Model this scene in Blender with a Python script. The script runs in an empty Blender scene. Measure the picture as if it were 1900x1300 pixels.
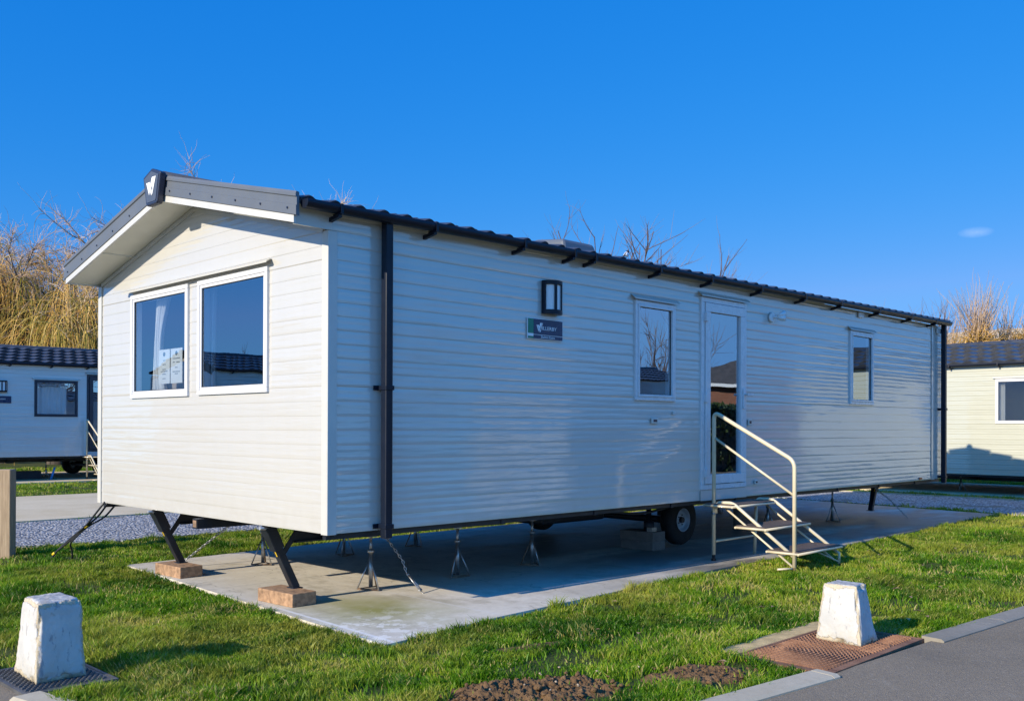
import bpy, bmesh, math, random
import numpy as np
from mathutils import Vector, Matrix, noise as mnoise
R = math.radians
random.seed(7); rng = np.random.default_rng(11)
scene = bpy.context.scene
COL = scene.collection
G = -0.60            # lawn level; body underside of the caravan is z = 0
SLAB = -0.592

# ------------------------------------------------------------------ materials
class NT:
    def __init__(s, name):
        s.m = bpy.data.materials.new(name); s.m.use_nodes = True
        s.t = s.m.node_tree; s.t.nodes.clear()
        s.out = s.t.nodes.new('ShaderNodeOutputMaterial')
    def n(s, typ, **kw):
        nd = s.t.nodes.new(typ)
        for k, v in kw.items():
            if k.startswith('i_'):
                key = k[2:].replace('_', ' ')
                s.set(nd.inputs[key], v)
            else: setattr(nd, k, v)
        return nd
    def set(s, inp, v):
        if hasattr(v, 'is_output') or isinstance(v, bpy.types.NodeSocket): s.t.links.new(v, inp)
        else: inp.default_value = v
    def obj(s): return s.n('ShaderNodeTexCoord').outputs['Object']
    def mapping(s, vec, scale=(1,1,1), loc=(0,0,0)):
        m = s.n('ShaderNodeMapping'); s.set(m.inputs['Vector'], vec)
        m.inputs['Scale'].default_value = scale; m.inputs['Location'].default_value = loc
        return m.outputs['Vector']
    def noise(s, vec, scale, detail=4, rough=.55):
        n = s.n('ShaderNodeTexNoise'); s.set(n.inputs['Vector'], vec)
        n.inputs['Scale'].default_value = scale; n.inputs['Detail'].default_value = detail; n.inputs['Roughness'].default_value = rough
        return n.outputs['Fac']
    def ramp(s, fac, stops):
        r = s.n('ShaderNodeValToRGB'); s.set(r.inputs['Fac'], fac)
        e = r.color_ramp.elements
        while len(e) < len(stops): e.new(.5)
        for el, (p, c) in zip(e, stops):
            el.position = p; el.color = (*c, 1) if len(c) == 3 else c
        return r.outputs['Color']
    def rng(s, v, a, b, c=0, d=1):
        m = s.n('ShaderNodeMapRange'); s.set(m.inputs['Value'], v)
        for k, x in zip(('From Min', 'From Max', 'To Min', 'To Max'), (a, b, c, d)): m.inputs[k].default_value = x
        return m.outputs['Result']
    def math(s, op, a, b=0.0, c=None):
        m = s.n('ShaderNodeMath', operation=op); s.set(m.inputs[0], a); s.set(m.inputs[1], b)
        if c is not None: s.set(m.inputs[2], c)
        return m.outputs[0]
    def mix(s, fac, a, b):
        m = s.n('ShaderNodeMix', data_type='RGBA'); s.set(m.inputs[0], fac)
        s.set(m.inputs[6], a if not isinstance(a, tuple) else (*a[:3], 1)); s.set(m.inputs[7], b if not isinstance(b, tuple) else (*b[:3], 1))
        return m.outputs[2]
    def bump(s, h, strength=.5, dist=.01, normal=None):
        b = s.n('ShaderNodeBump'); s.set(b.inputs['Height'], h)
        b.inputs['Strength'].default_value = strength; b.inputs['Distance'].default_value = dist
        if normal is not None: s.set(b.inputs['Normal'], normal)
        return b.outputs['Normal']
    def sep(s, vec):
        x = s.n('ShaderNodeSeparateXYZ'); s.set(x.inputs[0], vec); return x.outputs
    def pbr(s, color, rough=.5, metal=0, normal=None, spec=.5, coat=0, coat_rough=.05, coat_normal=None, coat_ior=1.5):
        b = s.n('ShaderNodeBsdfPrincipled'); b.inputs['Coat IOR'].default_value = coat_ior
        s.set(b.inputs['Base Color'], color if not isinstance(color, tuple) else (*color[:3], 1))
        s.set(b.inputs['Roughness'], rough); s.set(b.inputs['Metallic'], metal)
        s.set(b.inputs['Specular IOR Level'], spec)
        s.set(b.inputs['Coat Weight'], coat); s.set(b.inputs['Coat Roughness'], coat_rough)
        if normal is not None: s.set(b.inputs['Normal'], normal)
        if coat_normal is not None: s.set(b.inputs['Coat Normal'], coat_normal)
        return b.outputs[0]
    def done(s, shader): s.t.links.new(shader, s.out.inputs['Surface']); return s.m

def simple(name, col, rough=.5, metal=0, var=.12, scale=6, bump=0, bscale=60, coat=0, spec=.5):
    t = NT(name); o = t.obj()
    f = t.noise(o, scale, 5)
    lo = tuple(c*(1-var) for c in col); hi = tuple(min(1, c*(1+var)) for c in col)
    c = t.mix(t.rng(f, .3, .7), lo, hi)
    nm = t.bump(t.noise(o, bscale, 4), bump, .004) if bump else None
    rr = t.rng(t.noise(o, scale*2.3, 3), .3, .7, max(.02, rough-.07), min(1, rough+.07))
    return t.done(t.pbr(c, rr, metal, nm, spec, coat))

def cladding(name, col):
    t = NT(name); o = t.obj()
    wav = t.noise(t.mapping(o, (.55, .55, 2.4)), 1.6, 2, .4)
    wav2 = t.noise(t.mapping(o, (1.6, 1.6, 26)), 1.5, 3, .5)
    h = t.math('ADD', wav, t.math('MULTIPLY', wav2, .15))
    nm = t.bump(h, .60, .02)
    dirt = t.noise(t.mapping(o, (3, 3, .6)), 2.5, 6, .65)
    streak = t.rng(dirt, .45, .8, 0, .16)
    sp = t.rng(t.noise(o, 38, 2), .74, .80, 0, .35)
    lowz = t.rng(t.sep(o)[2], .0, .35, .16, 0)
    lowz = t.math('MULTIPLY', lowz, t.rng(t.noise(o, 9, 5), .35, .7))
    c = t.mix(streak, col, tuple(c*.82 for c in col))
    c = t.mix(t.math('MULTIPLY', sp, streak), c, (.3, .28, .25))
    c = t.mix(lowz, c, (.38, .34, .27))
    return t.done(t.pbr(c, .35, 0, nm, .5, 1.0, .022, nm, 1.85))

M = {}
M['clad'] = cladding('cream_cladding', (.545, .535, .505))
M['clad_white'] = cladding('white_cladding', (.54, .55, .55))
M['clad_cream'] = cladding('yellow_cream_cladding', (.46, .46, .365))
M['trim'] = simple('cream_trim', (.55, .545, .515), .35, var=.03, coat=.4)
M['soffit'] = simple('soffit_board', (.66, .65, .58), .5, var=.04)
M['upvc'] = simple('white_frame', (.66, .665, .69), .28, var=.02, coat=.4)
M['darkframe'] = simple('anthracite_frame', (.018, .025, .045), .35, var=.15)
M['slate'] = simple('slate_grey_metal', (.115, .130, .155), .42, var=.05, scale=3)
M['badge'] = simple('badge_plastic', (.075, .09, .125), .35, var=.05)
M['badge_rim'] = simple('badge_rim_plastic', (.03, .035, .06), .25, var=.05)
M['white'] = simple('white_lettering', (.85, .87, .9), .5, var=.02)
M['gutter'] = simple('navy_black_plastic', (.006, .010, .022), .38, var=.15, spec=.28)
M['tile'] = simple('roof_tile_metal', (.050, .056, .070), .36, var=.25, scale=9, bump=.3, bscale=140)
M['steel'] = simple('galvanised_steel', (.42, .43, .44), .4, .85, var=.25, scale=20)
M['rusty'] = simple('rusty_steel', (.26, .17, .11), .7, .3, var=.5, scale=25)
M['chassis'] = simple('black_chassis_steel', (.018, .022, .032), .5, .2, var=.4, scale=5)
M['rubber'] = simple('rubber', (.006, .006, .007), .8, var=.3)
M['rim'] = simple('painted_wheel_rim', (.36, .40, .45), .4, .1, var=.1)
M['creampaint'] = simple('cream_painted_tube', (.62, .54, .38), .4, var=.06, coat=.2)
M['tread'] = simple('brown_tread_panel', (.095, .070, .058), .75, var=.25, scale=20, bump=.5, bscale=200)
M['block'] = simple('tan_concrete_block', (.33, .20, .115), .92, var=.42, scale=22, bump=1.0, bscale=70)
M['greyblock'] = simple('grey_concrete_block', (.19, .155, .135), .92, var=.2, scale=10, bump=.8, bscale=90)
M['yellow'] = simple('yellow_sticker', (.85, .55, .02), .5, var=.05)
M['blue'] = simple('blue_plastic', (.05, .25, .6), .5, var=.05)
M['green'] = simple('sign_green', (.0, .20, .13), .4, var=.04)
M['navy'] = simple('sign_navy', (.012, .028, .085), .3, var=.04)
M['opal'] = simple('opal_diffuser', (.75, .78, .8), .3, var=.02)
M['paper'] = simple('paper', (.86, .88, .9), .8, var=.02)
M['ink'] = simple('ink', (.18, .24, .32), .8, var=.1)
M['curtain'] = simple('white_curtain', (.86, .86, .86), .9, var=.04)
M['cushion'] = simple('grey_cushion', (.52, .44, .38), .95, var=.1, bump=.4, bscale=150)
M['interior'] = simple('interior_lining', (.10, .085, .075), .8, var=.1)
M['red'] = simple('red_reflector', (.45, .05, .02), .3, var=.1)
M['cable'] = simple('black_cable', (.02, .022, .028), .5, var=.2)
M['lead'] = simple('bird_black', (.02, .02, .025), .6, var=.2)

def glass():
    t = NT('window_glass'); o = t.obj()
    nm = t.bump(t.noise(o, 1.3, 2), .07, .02)
    fr = t.n('ShaderNodeFresnel'); bf = t.n('ShaderNodeNewGeometry').outputs['Backfacing']; t.set(fr.inputs['IOR'], t.rng(bf, 0, 1, 5.2, 1/5.2)); t.set(fr.inputs['Normal'], nm)
    gl = t.n('ShaderNodeBsdfGlossy'); gl.inputs['Roughness'].default_value = .006; gl.inputs['Color'].default_value = (.78, .90, 1, 1); t.set(gl.inputs['Normal'], nm)
    tr = t.n('ShaderNodeBsdfTransparent'); tr.inputs['Color'].default_value = (.86, .91, .94, 1)
    mx = t.n('ShaderNodeMixShader'); t.set(mx.inputs[0], fr.outputs[0]); t.set(mx.inputs[1], tr.outputs[0]); t.set(mx.inputs[2], gl.outputs[0])
    return t.done(mx.outputs[0])
M['glass'] = glass()

def white_paint():
    t = NT('chipped_white_paint'); o = t.obj()
    at = t.n('ShaderNodeAttribute', attribute_name='edge').outputs['Fac']
    n1 = t.noise(o, 26, 6, .65); n2 = t.noise(o, 7, 5, .6); n3 = t.noise(o, 70, 3)
    chip = t.rng(t.math('ADD', t.math('MULTIPLY', at, .34), n1), .66, .70)
    c = t.mix(t.rng(n2, .35, .7), (.46, .46, .445), (.56, .555, .535))
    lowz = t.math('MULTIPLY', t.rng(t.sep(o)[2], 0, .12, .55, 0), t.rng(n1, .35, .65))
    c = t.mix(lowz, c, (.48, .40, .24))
    scuff = t.rng(t.noise(t.mapping(o, (6, 6, 2.2), (.3, .7, .1)), 3.4, 5, .7), .585, .635, 0, .65)
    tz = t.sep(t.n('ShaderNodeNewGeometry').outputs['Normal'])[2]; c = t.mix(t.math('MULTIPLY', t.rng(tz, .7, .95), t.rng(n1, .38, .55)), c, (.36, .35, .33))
    c = t.mix(scuff, c, (.22, .22, .24))
    c = t.mix(chip, c, t.mix(n3, (.42, .33, .20), (.6, .55, .44)))
    h = t.math('ADD', t.math('MULTIPLY', chip, -.6), t.math('MULTIPLY', n1, .8))
    return t.done(t.pbr(c, .75, 0, t.bump(h, .8, .008), .3))
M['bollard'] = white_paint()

def concrete(name, a, b, moss=False):
    t = NT(name); o = t.obj(); s = t.sep(o)
    n1 = t.noise(o, 1.3, 6, .65); n2 = t.noise(o, 22, 5, .7); n3 = t.noise(o, 4, 4)
    c = t.mix(t.rng(n1, .3, .7), a, b)
    c = t.mix(t.rng(n2, .4, .75, 0, .35), c, tuple(x*.72 for x in a))
    if moss:
        # algae patch lying in the shallow dip at the corner, shade under the van painted into the colour, sawn joint lines
        dx = t.math('MULTIPLY', t.math('SUBTRACT', s[0], .50), 1.55); dy = t.math('MULTIPLY', t.math('SUBTRACT', s[1], .20), 1.25)
        d = t.math('SQRT', t.math('ADD', t.math('MULTIPLY', dx, dx), t.math('MULTIPLY', dy, dy)))
        d = t.math('ADD', d, t.math('MULTIPLY', t.math('SUBTRACT', n3, .5), .9))
        c = t.mix(t.rng(d, .05, 1.05, .95, 0), c, (.27, .26, .075))
        st = t.noise(t.mapping(o, (1.2, .7, 1)), 2.6, 7, .72); c = t.mix(t.rng(st, .50, .64, 0, .45), c, (.27, .235, .165)); c = t.mix(t.rng(n3, .62, .72, 0, .35), c, (.78, .75, .68))
        van_shade = t.math('MULTIPLY', t.rng(s[0], 1.4, 4.0), t.rng(t.noise(t.mapping(o, (.35, 1.0, 1)), 1.6, 4), .30, .52))
        c = t.mix(t.math('MULTIPLY', van_shade, .75), c, (.055, .055, .058))  # concrete darkened to stand in for the shade beneath the van
        jx = t.math('ABSOLUTE', t.math('SUBTRACT', s[0], 1.03)); jl = t.rng(jx, .008, .014, .55, 0)
        c = t.mix(jl, c, (.62, .60, .56))
        jy = t.math('ABSOLUTE', t.math('SUBTRACT', s[0], 4.6)); c = t.mix(t.rng(jy, .006, .012, .6, 0), c, (.12, .12, .12))
        jk = t.math('ABSOLUTE', t.math('SUBTRACT', s[0], 8.3)); c = t.mix(t.rng(jk, .006, .012, .6, 0), c, (.12, .12, .12))
        jm = t.math('ABSOLUTE', t.math('SUBTRACT', s[1], 1.75)); c = t.mix(t.rng(jm, .006, .012, .3, 0), c, (.2, .2, .2))
        # edging worn pale along the free edge
        ex = t.math('ABSOLUTE', t.math('SUBTRACT', t.math('SUBTRACT', s[0], .0), t.math('MULTIPLY', s[1], .055)))
        c = t.mix(t.math('MULTIPLY', t.rng(ex, .012, .02, .8, 0), t.rng(s[1], .9, .5)), c, (.72, .71, .69))
        wc_ = t.math('MULTIPLY', t.rng(t.noise(o, 7, 6, .7), .52, .56), t.rng(t.math('ADD', s[0], t.math('MULTIPLY', s[1], -.3)), 1.1, .2)); wc_ = t.math('MULTIPLY', wc_, t.rng(s[1], .25, -.25)); c = t.mix(t.math('MULTIPLY', wc_, .7), c, (.80, .78, .72))
        ck = t.math('ABSOLUTE', t.math('SUBTRACT', t.noise(t.mapping(o, (.5, .5, 1), (3.1, 1.7, 0)), 1.4, 4, .55), .5)); c = t.mix(t.rng(ck, .0012, .0035, .35, 0), c, (.16, .15, .13))
        rough = t.mix(van_shade, (.85,)*3, (.55,)*3)
        nm = t.bump(n2, .35, .003)
        return t.done(t.pbr(c, t.sep(rough)[0], 0, nm, .18))
    return t.done(t.pbr(c, .88, 0, t.bump(n2, .35, .003), .3))
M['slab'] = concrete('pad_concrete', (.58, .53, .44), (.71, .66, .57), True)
M['pad'] = concrete('old_pad_concrete', (.58, .46, .27), (.72, .60, .41))
M['kerb'] = concrete('kerb_concrete', (.21, .19, .15), (.33, .30, .245))
M['kerb_light'] = concrete('pale_kerb_concrete', (.44, .38, .27), (.52, .46, .35))

def asphalt():
    t = NT('road_asphalt'); o = t.obj()
    v = t.n('ShaderNodeTexVoronoi'); t.set(v.inputs['Vector'], o); v.inputs['Scale'].default_value = 130
    n1 = t.noise(o, 1.1, 5); n2 = t.noise(o, 260, 2); n3 = t.noise(o, 45, 4)
    c = t.mix(t.rng(n1, .3, .7), (.215, .170, .108), (.262, .210, .142))
    c = t.mix(t.rng(v.outputs['Distance'], .0, .45, .5, 0), c, (.34, .31, .28))
    c = t.mix(t.rng(n2, .66, .72, 0, .8), c, (.32, .31, .29))
    c = t.mix(t.rng(n3, .45, .75, 0, .5), c, (.13, .115, .10))
    n4 = t.noise(o, 75, 3, .6); c = t.mix(t.rng(n4, .64, .70, 0, .75), c, (.42, .38, .32)); c = t.mix(t.rng(n4, .36, .30, 0, .6), c, (.09, .08, .07))
    n5 = t.noise(t.mapping(o, (1, .5, 1)), .8, 6, .7); c = t.mix(t.rng(n5, .52, .66, 0, .38), c, (.10, .09, .075))
    n6 = t.noise(o, 3.0, 5, .75); c = t.mix(t.rng(n6, .60, .68, 0, .30), c, (.33, .29, .23))
    h = t.math('ADD', v.outputs['Distance'], n2)
    return t.done(t.pbr(c, .85, 0, t.bump(h, .6, .004), .35))
M['road'] = asphalt()

def gravel():
    t = NT('grey_gravel'); o = t.obj()
    v = t.n('ShaderNodeTexVoronoi'); t.set(v.inputs['Vector'], o); v.inputs['Scale'].default_value = 30
    v.inputs['Randomness'].default_value = 1
    lum = t.sep(v.outputs['Color'])[0]
    c = t.ramp(lum, [(0, (.20, .195, .19)), (.5, (.50, .485, .465)), (1, (.82, .80, .76))])
    c = t.mix(t.rng(v.outputs['Distance'], .35, .65, 0, .8), c, (.08, .08, .085))
    w = t.rng(t.noise(o, 1.2, 5), .60, .68, 0, .8)
    c = t.mix(w, c, (.16, .13, .07))
    h = t.math('SUBTRACT', 1.0, v.outputs['Distance'])
    return t.done(t.pbr(c, .8, 0, t.bump(h, 1, .03), .3))
M['gravel'] = gravel()

def turf():
    t = NT('turf_ground'); o = t.obj()
    n1 = t.noise(o, .9, 5); n2 = t.noise(o, 30, 5, .7); n3 = t.noise(o, 3.2, 4)
    c = t.mix(t.rng(n1, .35, .65), (.045, .075, .014), (.075, .095, .022))
    c = t.mix(t.rng(n2, .45, .7, 0, .8), c, (.10, .082, .035))
    c = t.mix(t.rng(n3, .60, .70, 0, .55), c, (.13, .10, .055))
    return t.done(t.pbr(c, .95, 0, t.bump(n2, .8, .02), .15))
M['turf'] = turf()

def grassm():
    t = NT('grass_blades'); o = t.obj()
    at = t.n('ShaderNodeAttribute', attribute_name='tint').outputs['Fac']
    n1 = t.noise(o, .55, 4, .6); n2 = t.noise(o, 3.5, 4, .6)
    g = t.ramp(at, [(0, (.030, .105, .005)), (.35, (.095, .235, .008)), (.65, (.22, .37, .014)), (.85, (.42, .44, .05)), (1, (.60, .48, .22))])
    c = t.mix(t.rng(t.math('ADD', t.math('MULTIPLY', n1, .6), t.math('MULTIPLY', n2, .4)), .46, .62, 0, .80), g, (.34, .34, .05))
    d = t.n('ShaderNodeBsdfDiffuse'); t.set(d.inputs['Color'], c)
    tl = t.n('ShaderNodeBsdfTranslucent'); t.set(tl.inputs['Color'], c)
    gl = t.n('ShaderNodeBsdfGlossy'); gl.inputs['Roughness'].default_value = .45; gl.inputs['Color'].default_value = (.5, .55, .5, 1)
    m1 = t.n('ShaderNodeMixShader'); m1.inputs[0].default_value = .4; t.set(m1.inputs[1], d.outputs[0]); t.set(m1.inputs[2], tl.outputs[0])
    m2 = t.n('ShaderNodeMixShader'); m2.inputs[0].default_value = .025; t.set(m2.inputs[1], m1.outputs[0]); t.set(m2.inputs[2], gl.outputs[0])
    return t.done(m2.outputs[0])
M['grass'] = grassm()

def soilm():
    t = NT('dug_soil'); o = t.obj()
    n1 = t.noise(o, 12, 6, .7); n2 = t.noise(o, 80, 4, .7)
    c = t.mix(t.rng(n1, .3, .7), (.10, .058, .028), (.22, .135, .070))
    c = t.mix(t.rng(n2, .62, .7, 0, .8), c, (.42, .34, .24))
    return t.done(t.pbr(c, .95, 0, t.bump(n2, 1, .012), .15))
M['soil'] = soilm()
M['pebble'] = simple('pebbles', (.34, .27, .19), .85, var=.4, scale=30)
M['leaf'] = simple('dead_leaf', (.38, .24, .13), .8, var=.4, scale=12)
M['wood'] = None
def woodm():
    t = NT('weathered_post_wood'); o = t.obj()
    g = t.noise(t.mapping(o, (30, 30, 2.0)), 2, 6, .65)
    c = t.ramp(g, [(.25, (.24, .17, .11)), (.55, (.42, .31, .20)), (.8, (.56, .44, .30))])
    k = t.rng(t.noise(o, 5.5, 2), .66, .74)
    c = t.mix(k, c, (.10, .05, .03))
    return t.done(t.pbr(c, .85, 0, t.bump(g, .5, .004), .2))
M['wood'] = woodm()
def rustm():
    t = NT('rusted_cast_iron'); o = t.obj()
    n1 = t.noise(o, 9, 6, .7); n2 = t.noise(o, 60, 4, .7)
    c = t.mix(t.rng(n1, .3, .7), (.17, .080, .048), (.34, .185, .110))
    c = t.mix(t.rng(n2, .6, .7, 0, .6), c, (.36, .26, .19))
    return t.done(t.pbr(c, .8, .2, t.bump(n2, .6, .004), .3))
M['rust'] = rustm()
M['plate'] = simple('dark_cast_plate', (.115, .115, .118), .55, .5, var=.3, scale=12, bump=.4, bscale=160)
M['bark'] = simple('bark', (.17, .13, .095), .9, var=.35, scale=8, bump=.8, bscale=25)
M['barkdark'] = simple('dark_bark', (.085, .068, .052), .9, var=.35, scale=8, bump=.8, bscale=25)
def twigm(name, stops):
    t = NT(name); at = t.n('ShaderNodeAttribute', attribute_name='tint').outputs['Fac']
    d = t.n('ShaderNodeBsdfDiffuse'); t.set(d.inputs['Color'], t.ramp(at, stops))
    return t.done(d.outputs[0])
M['willow'] = twigm('golden_willow_twigs', [(0, (.10, .07, .035)), (.22, (.34, .23, .06)), (.5, (.62, .36, .10)), (.8, (.86, .56, .20)), (1, (.88, .74, .45))])
M['willow_green'] = twigm('olive_willow_twigs', [(0, (.04, .05, .015)), (.3, (.14, .15, .03)), (.55, (.38, .30, .07)), (.8, (.68, .48, .13)), (1, (.70, .55, .28))])
M['pinktwig'] = twigm('pale_bare_twigs', [(0, (.26, .19, .15)), (.5, (.55, .41, .30)), (1, (.85, .68, .50))])
M['greytwig'] = twigm('grey_bare_twigs', [(0, (.13, .10, .10)), (.5, (.24, .19, .17)), (1, (.36, .28, .24))])
def brickm(name, a, b, mort, sc=4.4):
    t = NT(name); g = t.n('ShaderNodeTexCoord').outputs['Object']
    s = t.sep(g); cb = t.n('ShaderNodeCombineXYZ'); t.set(cb.inputs[0], t.math('ADD', s[0], s[1])); t.set(cb.inputs[1], s[2])
    br = t.n('ShaderNodeTexBrick'); t.set(br.inputs['Vector'], cb.outputs[0]); br.inputs['Scale'].default_value = sc
    br.inputs['Color1'].default_value = (*a, 1); br.inputs['Color2'].default_value = (*b, 1); br.inputs['Mortar'].default_value = (*mort, 1)
    br.inputs['Mortar Size'].default_value = .012
    return t.done(t.pbr(br.outputs['Color'], .9, 0, None, .2))
M['brick'] = brickm('red_brick', (.17, .065, .045), (.22, .09, .06), (.2, .18, .16))
M['palebrick'] = brickm('pale_roof_tile', (.40, .33, .25), (.50, .43, .34), (.25, .2, .16), 3.2)
M['slateroof'] = brickm('slate_roof_tile', (.06, .06, .065), (.09, .085, .09), (.05, .05, .05), 3.2)

# ------------------------------------------------------------------ mesh helpers
class MB:
    def __init__(s): s.v = []; s.f = []; s.mi = []; s.sm = []; s.cur = 0; s.smooth = False
    def add(s, vs, fs):
        b = len(s.v); s.v.extend([tuple(v) for v in vs])
        for f in fs: s.f.append(tuple(i+b for i in f)); s.mi.append(s.cur); s.sm.append(s.smooth)
        return b
    def box(s, x0, x1, y0, y1, z0, z1):
        s.add([(x0,y0,z0),(x1,y0,z0),(x1,y1,z0),(x0,y1,z0),(x0,y0,z1),(x1,y0,z1),(x1,y1,z1),(x0,y1,z1)],
              [(3,2,1,0),(4,5,6,7),(0,1,5,4),(1,2,6,5),(2,3,7,6),(3,0,4,7)])
    def hexa(s, bot, top):
        s.add(list(bot)+list(top), [(3,2,1,0),(4,5,6,7),(0,1,5,4),(1,2,6,5),(2,3,7,6),(3,0,4,7)])
    def prism(s, poly, ext):
        """poly: list of 3D points (planar, any order), ext: extrusion vector"""
        n = len(poly); e = Vector(ext)
        s.add([tuple(p) for p in poly] + [tuple(Vector(p)+e) for p in poly],
              [tuple(range(n))[::-1], tuple(range(n, 2*n))] + [(i, (i+1) % n, n+(i+1) % n, n+i) for i in range(n)])
    def tube(s, pts, r, n=10, cap=True):
        pts = [Vector(p) for p in pts]; k = len(pts)
        rr = r if isinstance(r, (list, tuple)) else [r]*k
        d0 = (pts[1]-pts[0]).normalized()
        up = Vector((0,0,1)) if abs(d0.z) < .9 else Vector((1,0,0))
        a = d0.cross(up).normalized(); vs = []
        for i, p in enumerate(pts):
            d = ((pts[min(i+1,k-1)]-p).normalized() + (p-pts[max(i-1,0)]).normalized())
            d = d.normalized() if d.length > 1e-6 else d0
            a = (a - d*a.dot(d)).normalized(); b = d.cross(a)
            for j in range(n):
                t = 2*math.pi*j/n; vs.append(p + (a*math.cos(t)+b*math.sin(t))*rr[i])
        fs = [(i*n+j, i*n+(j+1) % n, (i+1)*n+(j+1) % n, (i+1)*n+j) for i in range(k-1) for j in range(n)]
        sm = s.smooth; s.smooth = True; b = s.add(vs, fs)
        s.smooth = False
        if cap:
            for base, rev in ((b, True), (b+(k-1)*n, False)):
                f = tuple(range(base, base+n)); s.f.append(f[::-1] if rev else f); s.mi.append(s.cur); s.sm.append(False)
        s.smooth = sm
    def build(s, name, mats, parent=None, bevel=0, loc=None):
        me = bpy.data.meshes.new(name); me.from_pydata(s.v, [], s.f)
        for m in (mats if isinstance(mats, (list, tuple)) else [mats]): me.materials.append(m)
        if any(s.mi): me.polygons.foreach_set('material_index', s.mi)
        me.polygons.foreach_set('use_smooth', s.sm)
        me.update()
        o = bpy.data.objects.new(name, me); COL.objects.link(o)
        if parent is not None: o.parent = parent
        if loc: o.location = loc
        if bevel:
            bm = bmesh.new(); bm.from_mesh(me); bmesh.ops.recalc_face_normals(bm, faces=bm.faces); bm.to_mesh(me); bm.free()
            b = o.modifiers.new('bevel', 'BEVEL'); b.width = bevel; b.segments = 2; b.limit_method = 'ANGLE'; b.angle_limit = R(35)
        return o

def bend(pts, r, n=6):
    """round the inner corners of a polyline"""
    pts = [Vector(p) for p in pts]; out = [pts[0]]
    for i in range(1, len(pts)-1):
        a, b, c = pts[i-1], pts[i], pts[i+1]
        u = (a-b); w = (c-b); d = min(r, u.length*.48, w.length*.48)
        p0 = b+u.normalized()*d; p1 = b+w.normalized()*d
        for k in range(n+1):
            t = k/n; out.append(p0*(1-t)**2 + b*2*t*(1-t) + p1*t*t)
    out.append(pts[-1]); return out

def np_mesh(name, V, F, mat, parent=None, attr=None, attr_name='tint', smooth=False):
    """V (n,3), F (m,4) or (m,3) index arrays, or a list of such arrays"""
    Fs = F if isinstance(F, list) else [F]
    me = bpy.data.meshes.new(name)
    me.vertices.add(len(V)); me.vertices.foreach_set('co', np.asarray(V, np.float32).ravel())
    nl = sum(f.size for f in Fs); nf = sum(len(f) for f in Fs)
    me.loops.add(nl); me.polygons.add(nf)
    me.loops.foreach_set('vertex_index', np.concatenate([f.ravel() for f in Fs]).astype(np.int32))
    tot = np.concatenate([np.full(len(f), f.shape[1]) for f in Fs]); st = np.concatenate([[0], np.cumsum(tot)[:-1]])
    me.polygons.foreach_set('loop_start', st.astype(np.int32))
    if attr is not None:
        a = me.attributes.new(attr_name, 'FLOAT', 'POINT'); a.data.foreach_set('value', np.asarray(attr, np.float32))
    if smooth: me.polygons.foreach_set('use_smooth', np.ones(nf, bool))
    me.materials.append(mat); me.update(calc_edges=True); me.validate()
    o = bpy.data.objects.new(name, me); COL.objects.link(o)
    if parent is not None: o.parent = parent
    return o

def strands(P, Rad, sides=3):
    """P (N,K,3) polylines, Rad (N,K) -> verts, quads"""
    N, K, _ = P.shape
    D = np.gradient(P, axis=1); D /= np.linalg.norm(D, axis=2, keepdims=True)+1e-9
    up = np.array([.31, .17, .93]); A = np.cross(D, up); A /= np.linalg.norm(A, axis=2, keepdims=True)+1e-9
    B = np.cross(D, A)
    ang = np.arange(sides)*2*np.pi/sides
    V = P[:, :, None, :] + Rad[:, :, None, None]*(A[:, :, None, :]*np.cos(ang)[None, None, :, None] + B[:, :, None, :]*np.sin(ang)[None, None, :, None])
    idx = np.arange(N*K*sides).reshape(N, K, sides)
    a = idx[:, :-1, :]; b = np.roll(a, -1, axis=2); c = idx[:, 1:, :]; d = np.roll(c, -1, axis=2)
    F = np.stack([a, b, d, c], -1).reshape(-1, 4)
    return V.reshape(-1, 3), F

def tag(o, label=None, cat=None, group=None, kind=None):
    if label: o['label'] = label
    if cat: o['category'] = cat
    if group: o['group'] = group
    if kind: o['kind'] = kind
    return o
def thing(name, label, cat, loc=(0,0,0), rz=0, group=None):
    o = bpy.data.objects.new(name, None); COL.objects.link(o); o.empty_display_size = .2
    o.location = loc; o.rotation_euler = (0, 0, rz); return tag(o, label, cat, group)
def dup(root, loc, rz=0, label=None, group=None):
    r = root.copy(); COL.objects.link(r); r.location = loc; r.rotation_euler = (0, 0, rz)
    if label: r['label'] = label
    if group: r['group'] = group
    for ch in list(root.children):
        c = ch.copy(); COL.objects.link(c); c.parent = r
        for g in list(ch.children):
            d = g.copy(); COL.objects.link(d); d.parent = c
    return r

def text_polys(txt, size):
    """outline text as a flat mesh in the xy plane: returns verts, faces"""
    cu = bpy.data.curves.new('t', 'FONT'); cu.body = txt; cu.size = size; cu.resolution_u = 3; cu.fill_mode = 'FRONT'; cu.extrude = .0012
    o = bpy.data.objects.new('t', cu); COL.objects.link(o)
    bpy.context.view_layer.update()
    dg = bpy.context.evaluated_depsgraph_get()
    me = bpy.data.meshes.new_from_object(o.evaluated_get(dg))
    vs = [v.co.copy() for v in me.vertices]; fs = [tuple(p.vertices) for p in me.polygons]
    bpy.data.objects.remove(o); bpy.data.meshes.remove(me); bpy.data.curves.remove(cu)
    return vs, fs

W_LOGO = [[(0,.77),(.14,.77),(.345,.30),(.385,.42),(.40,.34),(.31,.03)],
          [(.19,.77),(.36,.77),(.585,.22),(.62,.02),(.53,0.0)],
          [(.56,.0),(.63,.02),(1.0,1.0),(.90,1.0)],
          [(.42,.58),(.50,.44),(.565,.50),(.80,1.0),(.60,1.0)],
          [(.80,1.0),(.87,1.0),(.63,.36),(.60,.44)]]

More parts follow.
